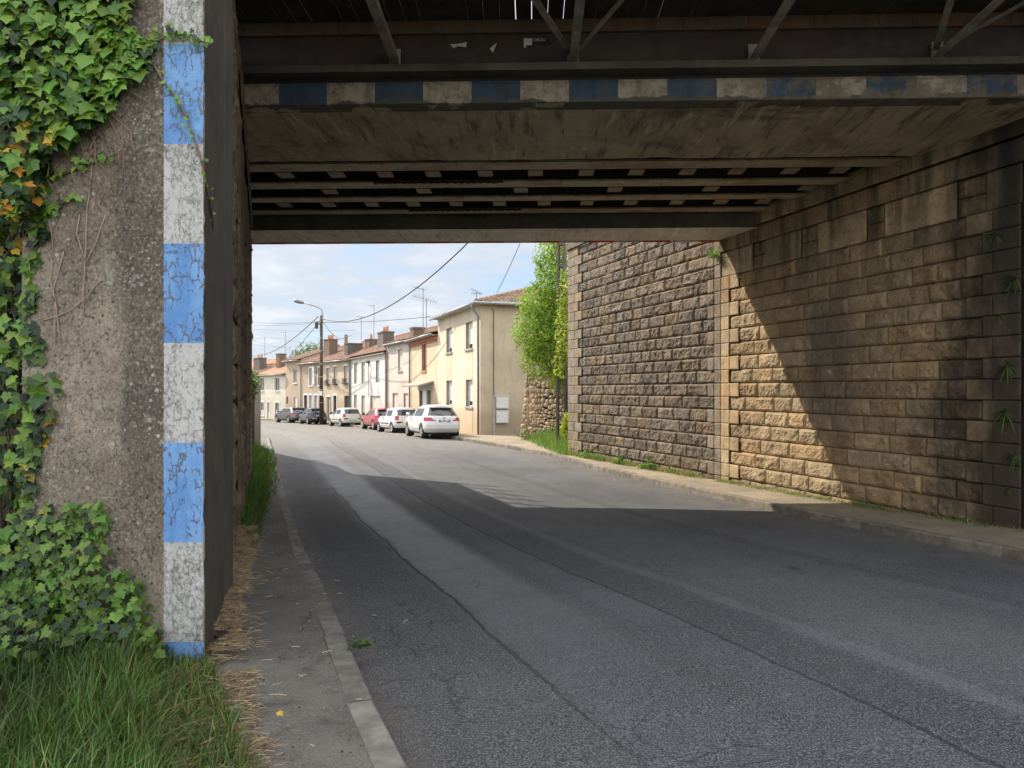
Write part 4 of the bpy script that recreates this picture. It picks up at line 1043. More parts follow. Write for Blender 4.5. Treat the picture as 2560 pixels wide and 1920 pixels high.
    for (u, h, lab) in ((.22, .26, 'leafy green weed at the foot of the wing wall, nearest the far quoin'), (.47, .18, 'pale spreading weed at the foot of the wing wall, middle of the row'), (.66, .30, 'tallest green weed at the foot of the wing wall before the pilaster')):
        x, y = lerp(W1[0], A0[0], u)-.22, lerp(W1[1], A0[1], u)-.1; o = Vector((x, y, G(y)+PAVE)); R = empty('weed', o, 0, lab, 'weed', 'weeds along the wing wall'); mb = MB()
        leafy_clump(mb, o, [(x, y, o.z+h*.45, .10, .10, h*.6), (x+.13, y-.14, o.z+h*.25, .10, .1, h*.3), (x-.12, y+.22, o.z+h*.2, .12, .1, h*.3), (x+.02, y+.03, o.z+h*.9, .05, .05, h*.35)], 190, .04, cf((.14, .28, .045))); mb.build('leaves', M_LEAF, R)
        ms = MB(); ms.tube([(0, 0, 0), (0, 0, h)], .006, 5); ms.build('stem', M_GRASS, R)
shrubs_and_trees()

# ------------------------------------------------------------------ houses
def stucco(name, col, streak=.35, dirt=None, bump=.004, rough=.92, pebble=0, base_z=None):
    m, t, b = newmat(name); co = t.coord(); x, y, z = t.sep(co)
    n1 = t.noise(co, .9, 7, .65, .3); n2 = t.noise(t.mapping(co, (1, 1, .25), (3, 1, 2)), 2.6, 6, .7); dirt = dirt or tuple(v*.45 for v in col)
    c = t.mix(t.step(n1, .3, .7), tuple(v*.88 for v in col), tuple(min(1, v*1.1) for v in col))
    c = t.mix(t.math('MULTIPLY', t.step(n2, .50, .72), streak), c, dirt)
    c = t.mix(t.math('MULTIPLY', t.step(t.math('SUBTRACT', z, t.math('MULTIPLY', n1, 1.2)), .35, -.35), .55), c, dirt)
    if pebble:
        vd = t.noise(co, 6, 5, .75); c = t.mix(t.step(vd, .50, .62, 0, pebble), c, tuple(v*.62 for v in col))
        t.put(b.inputs['Normal'], t.bump(vd, .05, .9))
    else: t.put(b.inputs['Normal'], t.bump(t.noise(co, 35, 5, .7), bump))
    t.put(b.inputs['Base Color'], c); b.inputs['Roughness'].default_value = rough
    return m
def tile_material(name, c1, c2, c3):
    m, t, b = newmat(name); co = t.coord()
    v = t.voro(t.mapping(co, (1, 1, 1)), 4.2, 'F1', 'Color'); r = t.sep(v)[0]
    c = t.mix(r, c1, c2); c = t.mix(t.step(t.noise(co, 2.2, 7, .7), .48, .66, 0, .8), c, c3); c = t.mix(t.step(t.noise(co, 9, 5, .7), .58, .68, 0, .6), c, tuple(x*.35 for x in c1))
    t.put(b.inputs['Base Color'], c); b.inputs['Roughness'].default_value = .9; t.put(b.inputs['Normal'], t.bump(t.noise(co, 25, 4, .6), .01)); return m
T_OLD = tile_material('old_roof_tile', (.17, .10, .07), (.27, .17, .12), (.085, .07, .058))
T_RED = tile_material('red_roof_tile', (.20, .105, .07), (.29, .165, .115), (.10, .075, .06))
T_NEW = tile_material('orange_roof_tile', (.42, .235, .14), (.50, .30, .19), (.34, .19, .115))
W_FRAME = simple('white_joinery', (.72, .72, .70), .45, 0, .06); W_GREY = simple('grey_shutter', (.42, .42, .42), .6, 0, .1); W_SLAT = simple('white_shutter', (.70, .70, .70), .55, 0, .05)
W_GLASS = simple('window_glass', (.03, .035, .04), .06, 0, .1); W_DARK = simple('dark_doorway', (.025, .022, .02), .6); W_REVEAL = simple('reveal_render', (.30, .27, .23), .9)
W_CONC = simple('sill_concrete', (.36, .33, .28), .9, 0, .2, 5, .004, streak=.4); W_ZINC = simple('zinc', (.30, .31, .31), .45, .4, .15); W_PIPE = simple('grey_pipe', (.20, .22, .22), .6, .1, .15)
W_LOUV = simple('red_louvre', (.20, .055, .035), .65, 0, .2); W_BRICK = simple('red_brick_trim', (.42, .16, .10), .85, 0, .25, 9); W_BLANK = simple('beige_blind', (.52, .48, .41), .8, 0, .06); W_GREEN = simple('grey_green_paint', (.15, .18, .16), .6, 0, .12); W_IRON = simple('balcony_iron', (.06, .055, .05), .6, .3); W_BROWN = simple('brown_brick', (.16, .115, .085), .92, 0, .3, 9, .01); W_POT = simple('chimney_pot', (.45, .20, .11), .85, 0, .2); W_BLOCK = simple('grey_block', (.13, .115, .10), .92, 0, .2, 6, .006)
def roof_plane(mb, o, ex, eu, Lx, Lu, per, row, amp, clip=None, dx=None):
    """pantiled slope from eave origin o: ex along the eave, eu up the slope"""
    o, ex, eu = Vector(o), Vector(ex).normalized(), Vector(eu).normalized(); nn = ex.cross(eu).normalized()
    if nn.z < 0: nn = -nn
    nx = max(4, int(Lx/(dx or per/6))); nu = max(1, int(Lu/row)); rows = []
    for j in range(nu):
        for e in (0, 1):
            u = (j+e)/nu*Lu; lift = .035*(1-e)
            idx = []
            for i in range(nx+1):
                x = i/nx*Lx
                if clip: lo, hi = clip(u); x = lo+(hi-lo)*i/nx
                w = amp*abs(math.sin(math.pi*x/per))**.8+lift+.008*mnoise.noise(Vector((x*2, j*1.7, 3)))
                idx.append(mb.vert(o+ex*x+eu*u+nn*w))
            rows.append(idx)
    for j in range(len(rows)-1):
        for i in range(nx): mb.face((rows[j][i], rows[j][i+1], rows[j+1][i+1], rows[j+1][i]))
def wall_panel(mb, L, z0, z1, ops, rev, y=0., m=0, mr=1):
    """a wall in the local XZ plane facing +Y with real openings and reveals"""
    xs = sorted({0, L, *[o[0] for o in ops], *[o[1] for o in ops]}); zs = sorted({z0, z1, *[o[2] for o in ops], *[o[3] for o in ops]})
    for i in range(len(xs)-1):
        for k in range(len(zs)-1):
            cx, cz = (xs[i]+xs[i+1])/2, (zs[k]+zs[k+1])/2
            if any(o[0] < cx < o[1] and o[2] < cz < o[3] for o in ops): continue
            mb.poly([(xs[i+1], y, zs[k]), (xs[i], y, zs[k]), (xs[i], y, zs[k+1]), (xs[i+1], y, zs[k+1])], m)
    for (a, b, c, d) in [o[:4] for o in ops]:
        r = y-rev
        mb.poly([(a, y, c), (a, r, c), (a, r, d), (a, y, d)], mr); mb.poly([(b, r, c), (b, y, c), (b, y, d), (b, r, d)], mr)
        mb.poly([(a, y, d), (a, r, d), (b, r, d), (b, y, d)], mr); mb.poly([(a, r, c), (a, y, c), (b, y, c), (b, r, c)], mr)
def opening(R, kind, a, b, c, d, rev):
    """fills one opening; returns the part"""
    y = -rev
    f = MB()
    if kind == 'roller':                              # white roller shutter most of the way down, pane below
        g = MB(); g.abox(a, b, y-.03, y-.012, c, d); w = g.build('window', W_GLASS, R)
        zb = c+(d-c)*.22; z = d
        while z > zb: f.abox(a+.04, b-.04, y-.01, y+.012, z-.042, z); z -= .048
        f.build('roller_shutter', W_SLAT, w); f = MB()
        for q in ((a, a+.05, c, d), (b-.05, b, c, d)): f.abox(q[0], q[1], y-.01, y+.03, q[2], q[3])
        f.abox(a+.05, b-.05, y-.01, y+.025, c, c+.05); f.build('frame', W_FRAME, w)
    elif kind in ('glass', 'glass2'):
        g = MB(); g.abox(a, b, y-.03, y-.01, c, d); w = g.build('window', W_GLASS, R); m_ = (a+b)/2
        for q in ((a, a+.07), (b-.07, b), (m_-.05, m_+.05)): f.abox(q[0], q[1], y-.009, y+.03, c, d)
        f.abox(a+.07, b-.07, y-.009, y+.025, c, c+.06); f.abox(a+.07, b-.07, y-.009, y+.025, d-.07, d); f.build('frame', W_FRAME, w)
        if kind == 'glass2':
            g = MB(); g.abox(a+.1, m_-.07, y-.008, y-.004, c+.08, c+(d-c)*.4); g.build('net_curtain', W_SLAT, w); g = MB(); g.abox(m_+.07, b-.1, y-.008, y-.004, c+.08, c+(d-c)*.4); g.build('net_curtain', W_SLAT, w)
    elif kind in ('grey', 'blank', 'louvre', 'dark', 'green', 'whitedoor', 'garage'):
        mt = {'grey': W_GREY, 'blank': W_BLANK, 'louvre': W_LOUV, 'dark': W_DARK, 'green': W_GREEN, 'whitedoor': W_FRAME, 'garage': W_BLANK}[kind]
        g = MB(); g.abox(a, b, y-.03, y, c, d)
        nm = 'door' if kind in ('dark', 'green', 'whitedoor', 'garage') else 'shutter'
        if kind in ('grey', 'louvre'):
            k = 3 if kind == 'grey' else 1
            for i in range(k+1): x = a+(b-a)*i/k; g.abox(max(a, x-.03), min(b, x+.03), y+.001, y+.025, c, d)
        if kind == 'louvre':
            z = c+.05
            while z < d-.05: g.abox(a+.03, b-.03, y+.001, y+.02, z, z+.04); z += .08
        w = g.build(nm, mt, R)
        if nm == 'door' and kind != 'garage': g = MB(); g.abox(a+.08, a+.12, y+.0, y+.06, c+1.0, c+1.14); g.build('handle', W_ZINC, w)
    return w
def sill(R, w, a, b, c, m=None): g = MB(); g.abox(a-.08, b+.08, -.10, .085, c-.10, c-.002); return g.build('sill', m or W_CONC, w)
def house(label, P, Q, depth, zb, eave, rh, wm, rm, ops, gutter=True, pipe=None, rev=.20, ov=.30, pitch_tile=.24, near_gable=True, chim=(), soff=None, gable_m=None, zface=None):
    P, Q = Vector((*P, 0)), Vector((*Q, 0)); L = (Q-P).length; ang = math.atan2((Q-P).y, (Q-P).x)
    R = empty('house', (P.x, P.y, 0), ang, label, 'house')
    mb = MB(); wall_panel(mb, L, zb, eave, [o for o in ops], rev)
    ridge = (-depth/2, eave+rh)
    for x, s in ((0, 1), (L, -1)):
        pts = [(x, 0, zb), (x, 0, eave), (x, ridge[0], ridge[1]), (x, -depth, eave), (x, -depth, zb)]; mb.poly(pts if s < 0 else pts[::-1], 2)
    mb.poly([(0, -depth, zb), (0, -depth, eave), (L, -depth, eave), (L, -depth, zb)], 2)
    mb.build('wall', [wm, W_REVEAL, gable_m or wm], R)
    rf = MB(); sl = math.hypot(depth/2+ov, rh*(depth/2+ov)/(depth/2)); k = rh/(depth/2)
    roof_plane(rf, (-.04, ov, eave-k*ov+.06), (1, 0, 0), (0, -1, k), L+.08, sl, pitch_tile, .36, .05)
    roof_plane(rf, (-.04, -depth-ov, eave-k*ov+.06), (1, 0, 0), (0, 1, k), L+.08, sl, pitch_tile, .36, .05, dx=.12)
    rf.tube([(-.04, -depth/2, eave+rh+.13), (L+.04, -depth/2, eave+rh+.13)], .11, 8)
    rf.poly([(-.04, ov, eave-k*ov+.03), (L+.04, ov, eave-k*ov+.03), (L+.04, -depth/2, eave+rh+.03), (-.04, -depth/2, eave+rh+.03)][::-1]); rf.poly([(-.04, -depth-ov, eave-k*ov+.03), (L+.04, -depth-ov, eave-k*ov+.03), (L+.04, -depth/2, eave+rh+.03), (-.04, -depth/2, eave+rh+.03)])
    ro = rf.build('roof', rm, R)
    if gutter: g = MB(); g.tube([(0.02, ov+.05, eave-k*ov-.01), (L-.02, ov+.05, eave-k*ov-.01)], .065, 8); g.build('gutter', W_ZINC, R, True)
    g = MB(); g.abox(.03, L-.03, .002, ov-.02, eave-k*ov-.09, eave-k*ov-.03); g.build('eaves_board', soff or W_CONC, R)
    if pipe is not None: g = MB(); g.tube([(pipe, ov+.03, eave-k*ov-.05), (pipe, .16, eave-.32), (pipe, .09, eave-.5), (pipe, .09, zb+.05)], .05, 8); g.build('downpipe', W_PIPE, R, True)
    for o in ops:
        a, b, c, d, kind = o[:5]; w = opening(R, kind, a, b, c, d, rev); ex = o[5] if len(o) > 5 else ''
        if 's' in ex: sill(R, w, a, b, c)
        if 'S' in ex: sill(R, w, a, b, c, W_FRAME)
        if 'w' in ex:                                  # painted white surround
            g = MB(); g.abox(a-.14, a-.002, .002, .03, c-.1, d+.16); g.abox(b+.002, b+.14, .002, .03, c-.1, d+.16); g.abox(a-.001, b+.001, .002, .028, d+.002, d+.16); g.build('surround', W_FRAME, w)
        if 'l' in ex: g = MB(); g.abox(a-.05, b+.05, .002, .05, d+.002, d+.16); g.build('blind_box', W_FRAME, w)
        if 'b' in ex:                                  # iron window guard
            g = MB(); g.bar((a-.05, .16, c+.42), (b+.05, .16, c+.42), .03, .03); g.bar((a-.05, .16, c+.05), (b+.05, .16, c+.05), .03, .03); g.bar((a-.05, 0, c+.42), (a-.05, .16, c+.42), .03, .03); g.bar((b+.05, 0, c+.42), (b+.05, .16, c+.42), .03, .03)
            x = a-.05
            while x < b+.06: g.bar((x, .16, c+.05), (x, .16, c+.42), .018, .018); x += .09
            g.abox(a-.08, b+.08, .0, .19, c-.10, c); g.build('window_guard', W_IRON, w)
        if 'r' in ex:                                  # toothed brick surround
            g = MB(); z = c-.02; i = 0
            while z < d+.1: w_ = .10 if i % 2 else .17; g.abox(a-w_, a-.003, .002, .03, z, z+.11); g.abox(b+.003, b+w_, .002, .03, z, z+.11); z += .12; i += 1
            g.abox(a-.14, b+.14, .002, .04, d+.003, d+.16); g.abox(a-.16, b+.16, .002, .07, c-.14, c-.003); g.build('brick_surround', W_BRICK, w)
    for (cx, cy, cw, cd, z0, z1, mt, pots) in chim:
        g = MB(); g.abox(cx-cw/2, cx+cw/2, cy-cd/2, cy+cd/2, z0, z1-.14); g.abox(cx-cw/2-.05, cx+cw/2+.05, cy-cd/2-.05, cy+cd/2+.05, z1-.139, z1-.02); co_ = g.build('chimney', mt, R)
        for p in range(pots): xx = cx-cw/2+cw*(p+.5)/pots; g = MB(); g.lathe((xx, cy, z1-.02), (0, 0, 1), [(.0, .46), (.095, .46), (.12, .43), (.115, 0)], 12); g.build('chimney_pot', W_POT, co_, True)
    return R
PA, PB, PC, PD, PE, PF, PG, PH, PI_ = (-1.49, 34.), (-4.37, 41.5), (-6.93, 48.), (-9.4, 53.), (-14.66, 64.), (-18.8, 70.), (-22.6, 75.5), (-25.6, 79.5), (-31.8, 86.2)
def houses():
    # H1: hipped house with its shaded end wall towards the bridge
    wm = stucco('cream_render', (.61, .535, .415), .4, (.46, .30, .16)); wg = stucco('cream_render_end', (.555, .455, .325), .4, (.30, .24, .17))
    P = Vector((*PA, 0)); Q = Vector((*PB, 0)); L = (Q-P).length; ang = math.atan2((Q-P).y, (Q-P).x); zb, ev, D = -.75, 5.83, 9.
    R = empty('house', (P.x, P.y, 0), ang, 'two-storey cream rendered house with half-lowered white shutters, nearest to the bridge', 'house')
    ops = [(1.35, 2.5, .78, 2.15, 'roller', 's'), (1.35, 2.5, 3.72, 5.08, 'roller', 's'), (5.05, 6.2, .78, 2.15, 'roller', 's'), (5.05, 6.2, 3.72, 5.08, 'roller', 's')]
    mb = MB(); wall_panel(mb, L, zb, ev, ops, .19)
    mb.poly([(0, 0, zb), (0, 0, ev), (0, -D, ev), (0, -D, zb)][::-1], 2); mb.poly([(L, 0, zb), (L, 0, ev), (L, -D, ev), (L, -D, zb)], 2); mb.poly([(0, -D, zb), (0, -D, ev), (L, -D, ev), (L, -D, zb)], 2)
    mb.build('wall', [wm, W_REVEAL, wg], R)
    pm_ = stucco('cream_render_panel', (.575, .495, .365), .5, (.48, .34, .20))
    for (a, b) in ((1.35, 2.5), (5.05, 6.2)):
        for (c_, d_) in ((2.151, 3.60), (zb+.02, .67)): g = MB(); g.abox(a-.02, b+.02, .002, .012, c_, d_); g.build('render_panel', pm_, R)
    for o in ops: w = opening(R, 'roller', *o[:4], .19); sill(R, w, *o[:3])
    rf = MB(); ov, H4, k = .38, 4.5, .31; z0 = ev-.02; mid = -D/2
    roof_plane(rf, (-ov, ov, z0), (1, 0, 0), (0, -1, k), L+2*ov, math.hypot(1, k)*(D/2+ov), .2, .33, .05, clip=lambda u: (u/math.hypot(1, k), L+ov+.36))
    roof_plane(rf, (-ov, -D-ov, z0), (0, 1, 0), (1, 0, k), D+2*ov, math.hypot(1, k)*(D/2+ov), .2, .33, .06, clip=lambda u: (u/math.hypot(1, k), D+2*ov-u/math.hypot(1, k)+.001), dx=.03)
    roof_plane(rf, (-ov, -D-ov, z0), (1, 0, 0), (0, 1, k), L+2*ov, math.hypot(1, k)*(D/2+ov), .2, .33, .05, clip=lambda u: (u/math.hypot(1, k), L+ov+.36), dx=.1)
    for (a, b) in (((-ov, ov, z0+.06), (D/2, mid, z0+k*(D/2+ov)+.08)), ((D/2, mid, z0+k*(D/2+ov)+.08), (L+ov, mid, z0+k*(D/2+ov)+.08)), ((-ov, -D-ov, z0+.06), (D/2, mid, z0+k*(D/2+ov)+.08))):
        a, b = Vector(a), Vector(b); n = max(2, int((b-a).length/.38))
        for i in range(n): rf.tube([a.lerp(b, i/n), a.lerp(b, (i+1.08)/n)+Vector((0, 0, -.015))], [.105, .09], 8)
    rf.build('roof', tile_material('canal_tile', (.26, .17, .115), (.40, .28, .20), (.10, .085, .07)), R)
    g = MB(); g.abox(-ov+.02, L+ov-.3, .002, ov-.03, z0-.06, z0-.02); g.abox(-ov+.02, -.002, -D, .001, z0-.06, z0-.02); g.build('eaves_board', W_CONC, R)
    g = MB(); g.tube([(-ov-.02, ov+.05, z0-.02), (L+.2, ov+.05, z0-.04)], .075, 8); g.tube([(-ov-.06, ov+.05, z0-.02), (-ov-.06, -D, z0-.03)], .06, 8); g.build('gutter', W_ZINC, R, True)
    g = MB(); g.tube([(.10, ov+.05, z0-.06), (.10, ov+.05, z0-.22), (.16, .10, z0-.62), (.16, .09, zb+.1)], .055, 8); g.build('downpipe', W_PIPE, R, True)
    g = MB(); g.tube([(-.05, -.52, 5.55), (-.06, -.62, 5.45), (-.055, -.62, 1.9), (-.055, -.64, .9)], .018, 6); g.build('service_cable', simple('black_cable', (.015, .015, .015), .7), R, True)
    g = MB(); g.abox(-.07, -.002, -.68, -.61, -.55, 1.35); g.build('cable_duct', simple('grey_duct', (.45, .45, .43), .6), R)
    g = MB(); g.abox(-.03, -.002, -2.05, -1.80, -.58, -.34); g.build('air_vent', W_CONC, R)
    # meter cupboards fixed on the end wall
    ins = Vector((math.cos(ang), math.sin(ang), 0)); out = Vector((-ins.y, ins.x, 0))
    for lab, z, h, w_ in (('upper of two white meter cupboards on the end wall of the cream house', .72, .58, .62), ('lower of two white meter cupboards, its door a little narrower, on the end wall', .02, .60, .62)):
        o = P-out*.74-ins*.002; c = empty('meter_cabinet', (o.x, o.y, z), ang, lab, 'meter box')
        g = MB(); g.abox(-.17, -.002, -w_, 0, 0, h); g.abox(-.19, -.0, -w_-.02, .02, h, h+.025); g.build('casing', simple('cabinet_white', (.66, .66, .64), .5, 0, .05), c)
        g = MB(); g.abox(-.182, -.171, -w_+(.03 if 'upper' in lab else .09), -.02, .02, h-.03); d = g.build('door', W_FRAME, c); g = MB(); g.abox(-.19, -.183, -.08, -.05, h*.5, h*.5+.03); g.build('lock', W_PIPE, d)
    # H2 .. H8
    b2 = house('narrow ochre house with a red louvred window and brick cornice beside the cream house', PB, PC, 8.5, -1.0, 5.05, 1.35, stucco('ochre_render', (.555, .455, .325), .4, (.46, .25, .12)), T_OLD,
        [(2.78, 3.66, 2.86, 4.52, 'louvre', 'r'), (1.55, 2.5, -.75, 1.6, 'green', ''), (3.66, 4.5, -.75, 1.58, 'green', '')], True, 6.85, .15, .34)
    g = MB(); i = 0; x = .1
    while x < 6.8: g.abox(x, x+.13, .003, .15, 4.62, 4.74+.0); x += .26
    g.abox(.05, 6.85, .002, .12, 4.741, 4.80); g.abox(.05, 6.85, .002, .06, 4.50, 4.56); g.build('brick_cornice', W_BRICK, b2)
    g = MB(); g.box((.9, .003, 2.10), (4.1, 0, 0), (0, 1.0, -.28), (0, .03, .09)); g.build('door_canopy', W_CONC, b2); g = MB(); g.abox(1.25, 4.75, .003, .03, 1.62, 1.98); g.build('lintel_board', W_GREY, b2)
    g = MB(); g.abox(2.62, 3.5, .003, .02, -.75, 1.6); g.build('door_pier', W_FRAME, b2)
    house('off-white roughcast house with beige roller blinds', PC, PD, 8.5, -1.15, 5.08, 1.35, stucco('roughcast', (.60, .545, .475), .25, (.36, .28, .23), .03, .95, .75), T_OLD,
        [(1.8, 2.8, 2.98, 4.53, 'blank', 's'), (2.85, 4.15, -.95, 1.4, 'blank', ''), (.5, 1.5, -.95, 1.4, 'blank', '')], True, 5.3, .10, .3, chim=((1.2, -.9, .75, .8, 5.0, 6.04, W_BROWN, 0),))
    b4 = house('grey-white rendered house with tall closed grey shutters and an open garage recess', PD, PE, 8.5, -1.6, 4.62, 1.9, stucco('white_render', (.60, .59, .56), .35, (.44, .38, .30)), T_RED,
        [(9.6, 10.85, 2.2, 4.0, 'grey', ''), (6.85, 8.1, 2.2, 3.98, 'grey', ''), (2.2, 3.3, 2.23, 3.95, 'grey', ''), (9.65, 10.9, -.6, 1.2, 'grey', ''), (6.85, 8.1, -1.4, 1.17, 'grey', ''), (1.9, 5.0, -1.4, 1.17, 'garage', '')], False, 12.0, .12, .3,
        chim=((5.1, -1.3, 1.7, .9, 4.9, 6.45, W_BLOCK, 2),))
    g = MB(); g.abox(-.02, .28, .002, .10, -1.3, 4.62); g.build('party_wall_end', W_BROWN, b4)
    g = MB(); g.bar((5.55, .05, 3.9), (5.55, .05, 1.1), .03, .03); g.abox(5.2, 5.9, .01, .18, 3.86, 4.02); g.build('cable_bracket', W_IRON, b4)
    house('tan house with iron window guards under three first-floor windows', PE, PF, 8.5, -1.75, 4.52, 1.95, stucco('tan_render', (.50, .41, .29), .55, (.33, .22, .13)), T_RED,
        [(5.4, 6.3, 2.2, 3.78, 'grey', 'lb'), (3.4, 4.32, 2.24, 3.86, 'grey', 'lb'), (.75, 1.65, 2.28, 3.87, 'grey', 'lb'), (5.15, 6.2, -1.55, .98, 'glass', 'l'), (3.5, 4.4, -1.55, 1.1, 'dark', 'w'), (.4, 1.6, -1.55, 1.1, 'dark', '')], True, .12, .12, .32,
        chim=((.5, -2.2, 1.0, .8, 4.9, 6.40, W_BROWN, 1), (2.6, -1.3, .8, 1.5, 4.8, 6.1, W_BLOCK, 0)))
    b6 = house('brown rendered house with white painted surrounds and one open white shutter', PF, PG, 8.5, -1.85, 4.55, 1.75, stucco('brown_render', (.40, .32, .25), .35, (.25, .19, .14)), T_RED,
        [(3.05, 4.1, 2.1, 3.9, 'grey', 'wS'), (.9, 1.4, 2.1, 3.9, 'grey', 'wS'), (4.7, 5.8, -1.65, 1.1, 'dark', 'w'), (3.15, 4.1, -1.65, 1.1, 'grey', 'w'), (1.5, 2.5, -1.65, 1.1, 'grey', 'w')], True, 6.55, .12, .35, chim=((2.2, -1.6, 1.6, .9, 4.8, 6.9, W_BROWN, 3),))
    g = MB(); g.box((2.75, .05, 2.25), (-.62, .06, 0), (.02, .03, 0), (-.75, .35, 1.75)); g.build('open_shutter', W_FRAME, b6)
    house('narrow brown house with a single white-framed upper window and a higher roof', PG, PH, 8.5, -1.95, 4.97, 1.5, stucco('taupe_render', (.42, .335, .255), .35, (.28, .21, .15)), T_OLD,
        [(1.35, 2.45, 2.4, 3.95, 'glass', 'S'), (1.25, 2.2, -1.75, .9, 'whitedoor', ''), (4.1, 4.65, .1, .9, 'dark', '')], True, None, .12, .35)
    d8 = (Vector(PI_)-Vector(PH)).normalized(); PM = tuple(Vector(PH)+d8*7.15); PZ = tuple(Vector(PH)+d8*16)
    house('pale cream house with an orange tiled roof at the far end of the street', PH, PM, 7.5, -2.0, 3.5, 1.55, stucco('pale_cream', (.60, .575, .47), .2, (.48, .42, .30)), T_NEW,
        [(5.7, 6.85, 1.58, 3.05, 'glass', 'S'), (1.55, 2.75, 1.58, 3.06, 'glass', 'S'), (5.72, 6.85, -1.38, .2, 'glass2', 'wS'), (4.1, 4.8, -1.75, .2, 'glass2', 'w'), (1.55, 2.7, -1.35, .2, 'glass2', 'wS')], True, None, .12, .3, chim=((5.4, -2.0, .9, .9, 4.0, 6.05, W_BROWN, 0),))
    house('cream house with an old brown roof and twin-pot chimney, leftmost in the row', PM, PZ, 7.5, -2.0, 3.45, 1.4, stucco('cream_far', (.58, .54, .43), .25, (.45, .38, .27)), T_OLD,
        [(.9, 2.0, 1.6, 3.0, 'glass', 'S'), (1.0, 1.9, -1.8, .1, 'green', ''), (5.0, 6.1, 1.6, 3.0, 'glass', 'S')], True, .06, .12, .3, chim=((4.4, -2.0, 1.8, .9, 3.8, 5.75, W_BLOCK, 2),))
    g9 = Vector(PH)+d8*4; house('low house with a bright orange roof behind the row, at the far left', (-35.5, 99), (-50, 108), 8, -2, 4.3, 1.7, stucco('far_render', (.55, .5, .4)), T_NEW, [(4, 5, 1, 2.5, 'glass', '')], False)
houses()

# ------------------------------------------------------------------ rubble wall, garden wall, concrete pole
def rubble_walls():
    m, t, b = newmat('rubble_stone'); co = t.coord(); n1 = t.noise(co, 5, 6, .7)
    c = t.mix(n1, (.33, .25, .16), (.47, .37, .25)); c = t.mix(1., c, t.attr(), 'MULTIPLY'); c = t.mix(t.step(t.noise(co, 20, 5, .7), .55, .7, 0, .5), c, (.10, .08, .06))
    t.put(b.inputs['Base Color'], c); b.inputs['Roughness'].default_value = .95; t.put(b.inputs['Normal'], t.bump(t.noise(co, 40, 5, .7), .012))
    mb = MB(); P, Q = Vector((.66, 30.6, 0)), Vector((3.3, 28.2, 0)); d = (Q-P).normalized(); L = (Q-P).length; n = Vector((d.y, -d.x, 0)); z0, z1 = -.75, 2.35
    if n.y > 0: n = -n
    mb.box(P+Vector((0, 0, z0))-n*.6+d*.02, d*L, n*.57, (0, 0, z1-z0), 0, (.42, .38, .32))
    z = z0
    while z < z1-.05:                                   # irregular courses of rounded rubble
        h = random.uniform(.09, .16) if z < .75 else random.uniform(.13, .24); x = -.02*(z1-z)*0
        while x < L:
            w = random.uniform(.07, .22) if z < .75 else random.uniform(.09, .30)
            if random.random() < .12: w *= 1.5
            cx, cz = x+w/2, z+h/2+random.uniform(-.055, .055); rx, rz = w*.52, h*.54; b0 = len(mb.v); tone = tone_of(1., .28, .1); rows = 5; seg = 9; lean = .11*(z1-cz)*.5
            ph = random.random()*6; 
            for r in range(rows):
                a = r/(rows-1)*math.pi/2
                for k in range(seg):
                    th = 2*math.pi*k/seg+ph; q = 1+.30*mnoise.noise(Vector((math.cos(th)*1.3, math.sin(th)*1.3, cx*7+cz*3)))
                    sq = 1/max(abs(math.cos(th)), abs(math.sin(th)))**.55
                    p = P+d*(cx-.10*(z1-cz)*(1 if cx < .3 else 0)+math.cos(th)*rx*sq*math.cos(a*.9)*q)+n*(.02+lean*.6+.085*math.sin(a)+.02*q); mb.v.append((p.x, p.y, cz+math.sin(th)*rz*sq*math.cos(a*.9)*q))
            for r in range(rows-1):
                for k in range(seg): mb.face((b0+r*seg+k, b0+(r+1)*seg+k, b0+(r+1)*seg+(k+1) % seg, b0+r*seg+(k+1) % seg), 0, tone)
            mb.face([b0+(rows-1)*seg+k for k in reversed(range(seg))], 0, tone)
            x += w
        z += h
    tag(mb.build('rubble_wall', m, smooth=True), 'rough rubble stone retaining wall between the cream house and the bridge', 'wall')
    # garden wall past the left wing wall, ivy on its corner
    mb = MB(); mb.box((-8.63, 23.6, -.7), (-4.5, 1.9, 0), (.1, .3, 0), (0, 0, 2.42)); mb.box((-8.60, 23.55, 1.722), (-4.55, 1.92, 0), (.12, .38, 0), (0, 0, .08))
    tag(mb.build('garden_wall', stucco('garden_wall', (.30, .26, .21), .5)), 'end of a plain rendered garden wall just past the dark stone wall on the left', 'wall')
    o = Vector((-8.7, 23.5, 1.75)); R = empty('ivy', o, 0, 'small bright ivy clump on the corner of the garden wall', 'ivy'); mb = MB()
    leafy_clump(mb, o, [(-8.75, 23.5, 1.95, .3, .25, .35), (-8.62, 23.4, 1.6, .13, .15, .3)], 420, .055, lambda p: (.13*random.uniform(.6, 1.4), .22*random.uniform(.7, 1.3), .04)); mb.build('leaves', M_LEAF, R)
    ms = MB(); ms.tube([(-.05, 0, -.6), (0, 0, .2)], .012, 5); ms.build('stem', M_BARK, R)
rubble_walls()
